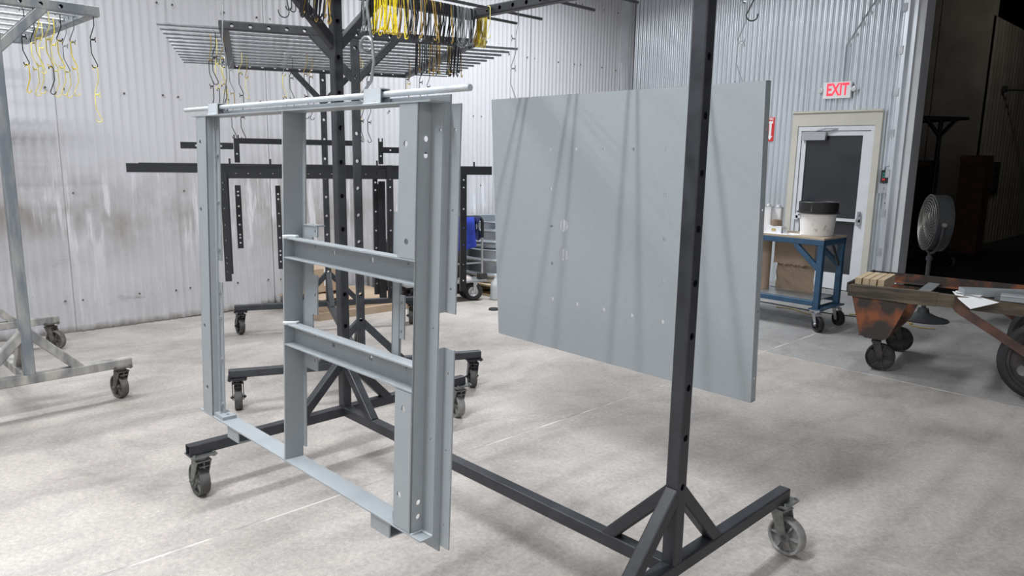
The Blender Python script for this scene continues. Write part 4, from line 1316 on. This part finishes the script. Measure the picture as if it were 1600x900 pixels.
MB().add([(0.02, 0.13, 0.016), (0.20, 0.10, 0.012), (0.18, -0.02, 0.010), (0.02, 0.06, 0.013)], [(0, 3, 2, 1)]).build('sheet', M['paper'], pp)
for i, (p0, p1, lab) in enumerate((((0.74, 0.03, IZ + 0.032), (1.55, 0.46, IZ + 0.032), 'grey coated channel lying slanted across the iron cart'), ((0.98, -0.005, IZ + 0.030), (1.85, -0.005, IZ + 0.030), 'grey coated channel lying along the iron cart near rail'))):
    t = thing('grey_channel', lab, 'metal part', on_iron(0, 0, 0), R(9))
    MB().bar(p0, p1, 0.05, 0.10 if i == 0 else 0.06, (0, 0, 1)).build('channel', M['grey'], t)
    if i:
        MB().bar((p0[0], p0[1] - 0.033, p0[2] + 0.012), (p1[0], p1[1] - 0.033, p1[2] + 0.012), 0.005, 0.012).build('lip', M['grey_pipe'], t)

# ------------------------------------------------------------------ pedestal fan
fn = thing('pedestal_fan', 'grey drum fan on a round pedestal before the dark opening', 'fan', (-2.43, 8.09, 0))
MB().lathe([(0.0, 0.0), (0.235, 0.0), (0.238, 0.012), (0.16, 0.03), (0.06, 0.075), (0.05, 0.12), (0.0, 0.125)], 36).build('base', M['fan'], fn)
MB().cyl((0, 0, 0.11), (0, 0, 0.70), 0.022, 12).build('pole', M['fan'], fn)
axd = Vector((-0.82, -0.57, 0.04)).normalized()
FT = frame((0.0, 0.0, 1.0), Vector((0, 0, 1.0)) + axd)[0]
FT = FT @ Matrix.Diagonal((0.87, 0.87, 0.72, 1))
MB().lathe([(0.305, -0.13), (0.32, -0.13), (0.325, -0.10), (0.318, 0.02), (0.325, 0.08), (0.315, 0.085), (0.305, 0.08), (0.305, -0.13)], 44, FT).build('drum', M['fan'], fn)
gr = MB().lathe([(0.0, 0.135), (0.045, 0.135), (0.05, 0.125), (0.0, 0.12)], 20, FT).build('guard', M['fanw'], fn)
gw = MB()
for i in range(9):
    r_ = 0.05 + 0.265 * (i + 1) / 9.0
    z_ = 0.13 - 0.05 * ((i + 1) / 9.0) ** 2
    gw.tube([FT @ Vector((r_ * math.cos(2 * PI * k / 36), r_ * math.sin(2 * PI * k / 36), z_)) for k in range(36)], 0.0022, 4, False, True)
for k in range(40):
    a = 2 * PI * k / 40
    gw.tube([FT @ Vector((r_ * math.cos(a + 0.5 * (r_ / 0.31)), r_ * math.sin(a + 0.5 * (r_ / 0.31)), 0.128 - 0.05 * ((r_ - 0.05) / 0.265) ** 2)) for r_ in (0.045, 0.13, 0.22, 0.315)], 0.0018, 4, False)
gw = gw.build('guard_wires', M['fanw'], fn)
gw['kind'] = 'stuff'
for k in range(3):
    a = 2 * PI * k / 3 + 0.4
    MB().add([tuple(FT @ Matrix.Rotation(a, 4, 'Z') @ Vector(p)) for p in ((0.03, -0.03, 0.03), (0.28, -0.11, 0.05), (0.29, 0.10, -0.02), (0.03, 0.03, -0.01))], [(0, 1, 2, 3)]).build('blade', M['fan'], fn)
MB().lathe([(0.0, 0.06), (0.06, 0.05), (0.075, 0.0), (0.075, -0.12), (0.0, -0.13)], 20, FT).build('motor', M['fan'], fn)
sd = axd.cross(Vector((0, 0, 1))).normalized()
yk = [Vector((0, 0, 1.0)) + sd * 0.293 * math.cos(R(a)) + Vector((0, 0, 0.305 * math.sin(R(a)))) for a in range(0, -181, -15)]
MB().tube(yk, 0.014, 8).build('yoke', M['fan'], fn)
MB().cyl((0, 0, 0.62), (0, 0, 0.66), 0.032, 12).build('collar', M['fan'], fn)
for s_ in (-1, 1):
    MB().cyl(Vector((0, 0, 1.0)) + sd * s_ * 0.28, Vector((0, 0, 1.0)) + sd * s_ * 0.315, 0.02, 10).build('pivot_knob', M['fanw'], fn)

# ------------------------------------------------------------------ things along the far left wall
pw = thing('platform_truck', 'grey platform hand truck with pneumatic wheels before the round tanks', 'hand truck', (-6.15, 5.10, 0), R(-12))
MB().box(-0.12, 0.12, -0.80, 0.16, 0.215, 0.235).build('deck', M['galv2'], pw)
whm = MB().lathe([(0.055, -0.03), (0.08, -0.036), (0.10, -0.02), (0.104, 0.0), (0.10, 0.02), (0.08, 0.036), (0.055, 0.03), (0.055, -0.03)], 28).mesh('wheel', M['rubber'])
hbm = MB().lathe([(0.0, -0.03), (0.02, -0.03), (0.03, -0.012), (0.058, -0.022), (0.058, 0.022), (0.03, 0.012), (0.02, 0.03), (0.0, 0.03)], 20).mesh('hub', M['steel'])
for x, y in ((0.06, 0.02), (0.06, -0.60), (-0.10, 0.02)):
    wo = child('wheel', whm, pw, (x, y, 0.104), (0, R(90), R(-25)))
    child('hub', hbm, wo)
    MB().box(x - 0.045, x - 0.04, y - 0.02, y + 0.03, 0.10, 0.215).box(x + 0.04, x + 0.045, y - 0.02, y + 0.03, 0.10, 0.215).box(x - 0.05, x + 0.05, y - 0.03, y + 0.04, 0.209, 0.2149).build('wheel_fork', M['steel'], pw)
hp_ = [(0.06, 0.13, 0.235), (0.055, 0.13, 0.60), (0.05, 0.135, 0.86)] + [(0.05, 0.135 - 0.07 + 0.07 * math.cos(R(a)), 0.86 + 0.07 * math.sin(R(a))) for a in (20, 45, 70, 90)] + [(0.05, -0.30, 0.93), (0.05, -0.40, 0.90), (0.05, -0.45, 0.80), (0.05, -0.46, 0.235)]
MB().tube(hp_, 0.015, 8).build('push_handle', M['steel'], pw)
MB().tube([(0.052, 0.133, 0.70), (0.05, 0.135, 0.86)] + hp_[3:8], 0.019, 8).build('handle_grip', M['rubber'], pw)
for z in (0.42, 0.62):
    MB().cyl((0.055, 0.13, z), (0.055, -0.45, z), 0.009, 8).build('handle_rung', M['steel'], pw)
for y in (0.13, -0.46):
    MB().box(0.03, 0.09, y - 0.05, y + 0.05, 0.235, 0.30).build('handle_bracket', M['iron'], pw)


def pwp(x, y, z):
    a = R(-12)
    return Vector((-6.15 + x * math.cos(a) - y * math.sin(a), 5.10 + x * math.sin(a) + y * math.cos(a), z))


def drape(w_, drop, thick, seed, n=14):
    rr = random.Random(seed)
    vs_, fs_ = [], []
    prof = [(0.035, -drop), (0.030, -drop * 0.6), (0.026, -drop * 0.25), (0.022, 0.0), (0.0, 0.024), (-0.022, 0.0), (-0.028, -drop * 0.3), (-0.032, -drop * 0.7)]
    for i in range(n + 1):
        u = i / n
        for q, (x, z) in enumerate(prof):
            k = abs(z) / drop
            vs_.append((x * (1 + 0.5 * k * math.sin(9 * u + seed)) + 0.012 * k * math.sin(23 * u), -w_ * u + 0.05 * k * math.sin(3 * u + seed) - 0.06 * k * (0.5 - u), z - 0.10 * k * math.sin(2.2 * u + 0.6)))
    m_ = len(prof)
    for i in range(n):
        for q in range(m_ - 1):
            a = i * m_ + q
            fs_.append((a, a + 1, a + m_ + 1, a + m_))
    return MB().add(vs_, fs_)


cl = drape(0.30, 0.26, 0.01, 2).build('blue_jacket', M['bluecloth'], None, 180)
cl.location = pwp(0.05, 0.02, 0.93)
cl.rotation_euler = (0, 0, R(-12))
tag(cl, 'bright blue cloth draped over the hand truck handle', 'cloth')
cl = drape(0.08, 0.16, 0.01, 5, 8).build('navy_cloth', M['navycloth'], None, 180)
cl.location = pwp(0.05, 0.10, 0.93)
cl.rotation_euler = (0, 0, R(-12))
tag(cl, 'navy cloth hanging beside the blue cloth on the handle', 'cloth')
rg = MB().lathe([(0.0, 0.05), (0.03, 0.045), (0.06, 0.02), (0.065, 0.0), (0.0, 0.0)], 14, Matrix.Diagonal((1, 1.4, 1, 1))).build('rag', M['rag'])
rg.location = pwp(0.0, -0.05, 0.2355)
tag(rg, 'pale crumpled rag on the hand truck deck', 'rag')

# round stock tanks on a pallet
pl = thing('pallet', 'wooden pallet under the round galvanised tanks', 'pallet', (-6.48, 6.0, 0))
for x in (-0.5, 0.0, 0.5):
    MB().box(x - 0.045, x + 0.045, -0.6, 0.6, 0.02, 0.11).build('stringer', M['wood'], pl)
for i in range(7):
    y = -0.6 + 0.18 * i
    MB().box(-0.55, 0.55, y, y + 0.12, 0.1105, 0.13).build('deck_board', M['wood'], pl)
for i in range(3):
    y = -0.6 + 0.54 * i
    MB().box(-0.55, 0.55, y, y + 0.12, 0.0, 0.0195).build('bottom_board', M['wood'], pl)
for i, (z0_, h, lab) in enumerate(((0.131, 0.40, 'lower round galvanised stock tank on the pallet'), (0.535, 0.32, 'upper round galvanised stock tank stacked on the lower one'))):
    prof = [(0.0, 0.004), (0.565, 0.004), (0.575, 0.02)]
    nr = 2
    for q in range(nr):
        za = 0.02 + (h - 0.06) * (q + 0.45) / nr
        prof += [(0.575, za - 0.025), (0.597, za), (0.575, za + 0.025)]
    prof += [(0.575, h - 0.025), (0.602, h - 0.012), (0.594, h), (0.572, h - 0.01), (0.562, 0.02), (0.0, 0.012)]
    o = MB().lathe(prof, 56).build('stock_tank', M['tank'])
    o.location = (-6.50, 6.0, z0_)
    tag(o, lab, 'tank', 'round galvanised tanks')
jg = thing('plastic_jug', 'cloudy plastic jug on the floor before the tank pallet', 'jug', (-5.97, 5.34, 0))
MB().lathe([(0.0, 0.0), (0.055, 0.0), (0.062, 0.01), (0.062, 0.15), (0.055, 0.19), (0.022, 0.235), (0.018, 0.26), (0.0, 0.26)], 20).build('jug_body', M['jug'], jg)
MB().cyl((0, 0, 0.26), (0, 0, 0.285), 0.021, 14).build('cap', M['white'], jg)
MB().lathe([(0.0635, 0.05), (0.0635, 0.09)], 16, None, PI).build('label', M['tan'], jg)
wr_ = crumple(0.10, 0.16, 10, 10, 0.02, 3).build('plastic_wrap', M['jug'], None, 180)
wr_.location = (-6.04, 5.26, 0.13 + 0.0)
bpy.data.objects.remove(wr_)
rp_ = tag(MB().lathe([(0.0, 0.02), (0.05, 0.018), (0.06, 0.0), (0.0, 0.0)], 16).build('rubber_puck', M['rubber']), 'small black rubber disc on the floor left of the panel', 'rubber disc')
rp_.location = (-5.56, 4.95, 0.0)

# cardboard stack by the wall
cs = thing('cardboard_stack', 'flattened cardboard stack with loose flap on the floor by the left wall', 'cardboard', (-6.62, 3.83, 0), R(-3))
MB().box(-0.44, 0.44, -0.52, 0.52, 0.0, 0.075).build('lower_carton', M['card'], cs)
MB().box(-0.40, 0.40, -0.50, 0.42, 0.0755, 0.145, Matrix.Rotation(R(3), 4, 'Z')).build('upper_carton', M['card'], cs)
MB().bar((-0.35, -0.48, 0.15), (0.3, -0.30, 0.18), 0.004, 0.30).build('flap', M['card'], cs)
cb = thing('cardboard_box', 'tall brown cardboard box against the left wall behind the frame', 'box', (-6.85, 3.62, 0.185), R(5))
MB().box(-0.17, 0.17, -0.26, 0.26, 0.0, 0.24).build('carton', M['card'], cb)
MB().box(0.171, 0.173, -0.04, 0.04, 0.06, 0.24).build('tape_strip', M['paper'], cb)
tb2 = thing('black_toolbox', 'dark low tool chest by the left wall behind the black straps', 'tool chest', (-6.72, 4.86, 0), R(2))
MB().box(-0.26, 0.26, -0.42, 0.42, 0.14, 0.60).build('chest', M['bpart'], tb2)
MB().box(-0.28, 0.28, -0.44, 0.44, 0.6005, 0.64).build('chest_top', M['black2'], tb2)
for z in (0.24, 0.40):
    MB().box(0.2605, 0.275, -0.38, 0.38, z, z + 0.13).build('drawer', M['bpart'], tb2)
for x in (-0.2, 0.2):
    for y in (-0.36, 0.36):
        put_caster_z = MB().cyl((x, y - 0.02, 0.055), (x, y + 0.02, 0.055), 0.055, 18).box(x - 0.03, x + 0.03, y - 0.028, y + 0.028, 0.11, 0.14).build('caster', M['rubber'], tb2)

# ------------------------------------------------------------------ dim store room contents
rackd = build_rack('hanging_rack', 'dark rack standing in the unlit room behind the opening', Vector((-4.25, 12.75, 0)), R(-35), M['bpart'], 0.55, 0.5, 0.45, 2.25, rods=[], casters=[(0.55, 0.42, 0, 'black'), (0.55, -0.42, 0, 'black'), (-0.55, 0.42, 0, 'black'), (-0.55, -0.42, 0, 'black')], holes=False, upholes=False)
bx = [(-5.4, 15.0, 1.6, 0.5, 1.65, 'bpart', 'long black cabinet along the store room back wall'), (-3.95, 15.1, 0.40, 0.45, 1.75, 'darkwood', 'tall reddish wooden crate at the end of the store room cabinet'),
      (-4.9, 13.9, 0.55, 0.5, 0.95, 'darkwood', 'reddish plywood crate below the store room cabinet'), (-5.6, 13.7, 0.6, 0.5, 0.75, 'darkwood', 'low reddish crate behind the dark rack')]
for x, y, w_, d_, h, m_, lab in bx:
    t = thing('storage_crate', lab, 'crate', (x, y, 0))
    MB().box(-w_ / 2, w_ / 2, -d_ / 2, d_ / 2, 0.0, h).build('crate_body', M[m_], t)
    for z in (0.04, h - 0.10):
        MB().box(-w_ / 2 - 0.01, w_ / 2 + 0.01, -d_ / 2 - 0.02, -d_ / 2 - 0.0005, z, z + 0.07).build('crate_batten', M['darkwood'], t)
for i in range(4):
    lo_ = tag(MB().box(-0.5, 0.5, -0.08, 0.08, 0, 0.07).build('timber_beam', M['darkwood']), ['lowest timber beam stacked before the store room crates', 'second timber beam stacked before the store room crates', 'third timber beam stacked before the store room crates', 'topmost timber beam stacked before the store room crates'][i], 'timber', 'timber stacked in the store room')
    lo_.location = (-4.75 + 0.03 * (i % 2), 13.2, 0.86 * 0 + 0.071 * i)
wn = thing('wall_vent', 'small dark louvred vent in the lighter store room wall', 'vent', (-4.15, 17.2, 1.30))
MB().box(0, 0.02, -0.22, 0.22, -0.3, 0.35).build('vent_frame', M['bpart'], wn)
for z in (-0.2, -0.05, 0.1, 0.25):
    MB().box(0.0205, 0.035, -0.18, 0.18, z, z + 0.03).build('louvre', M['iron'], wn)
cv = MB().tube([(-4.0, 17.0, 3.0), (-3.6, 17.2, 2.97), (-3.1, 17.4, 2.92), (-2.5, 17.7, 2.8)], 0.025, 8).build('hanging_pipe', M['bpart'])
bpy.data.objects.remove(cv)
hb = thing('bracket_arm', 'dark curved bracket arm on the lighter store room wall', 'bracket', (-4.15, 17.0, 3.05))
MB().tube([(0.0, 0.0, 0.0), (0.3, 0.2, -0.01), (0.7, 0.4, -0.05), (1.3, 0.7, -0.14)], 0.025, 8).build('arm', M['bpart'], hb)
MB().box(-0.01, 0.05, -0.06, 0.06, -0.06, 0.06).build('arm_plate', M['bpart'], hb)
d = bpy.data.lights.new('store_lamp', 'SPOT')
d.energy = 110
d.spot_size = R(95)
d.spot_blend = 0.8
d.shadow_soft_size = 0.15
d.color = (1.0, 0.93, 0.8)
sl = bpy.data.objects.new('store_lamp', d)
COL.objects.link(sl)
sl.location = (-2.0, 14.2, 5.6)
sl.rotation_euler = Vector((-2.2, 3.6, -2.2)).to_track_quat('-Z', 'Y').to_euler()
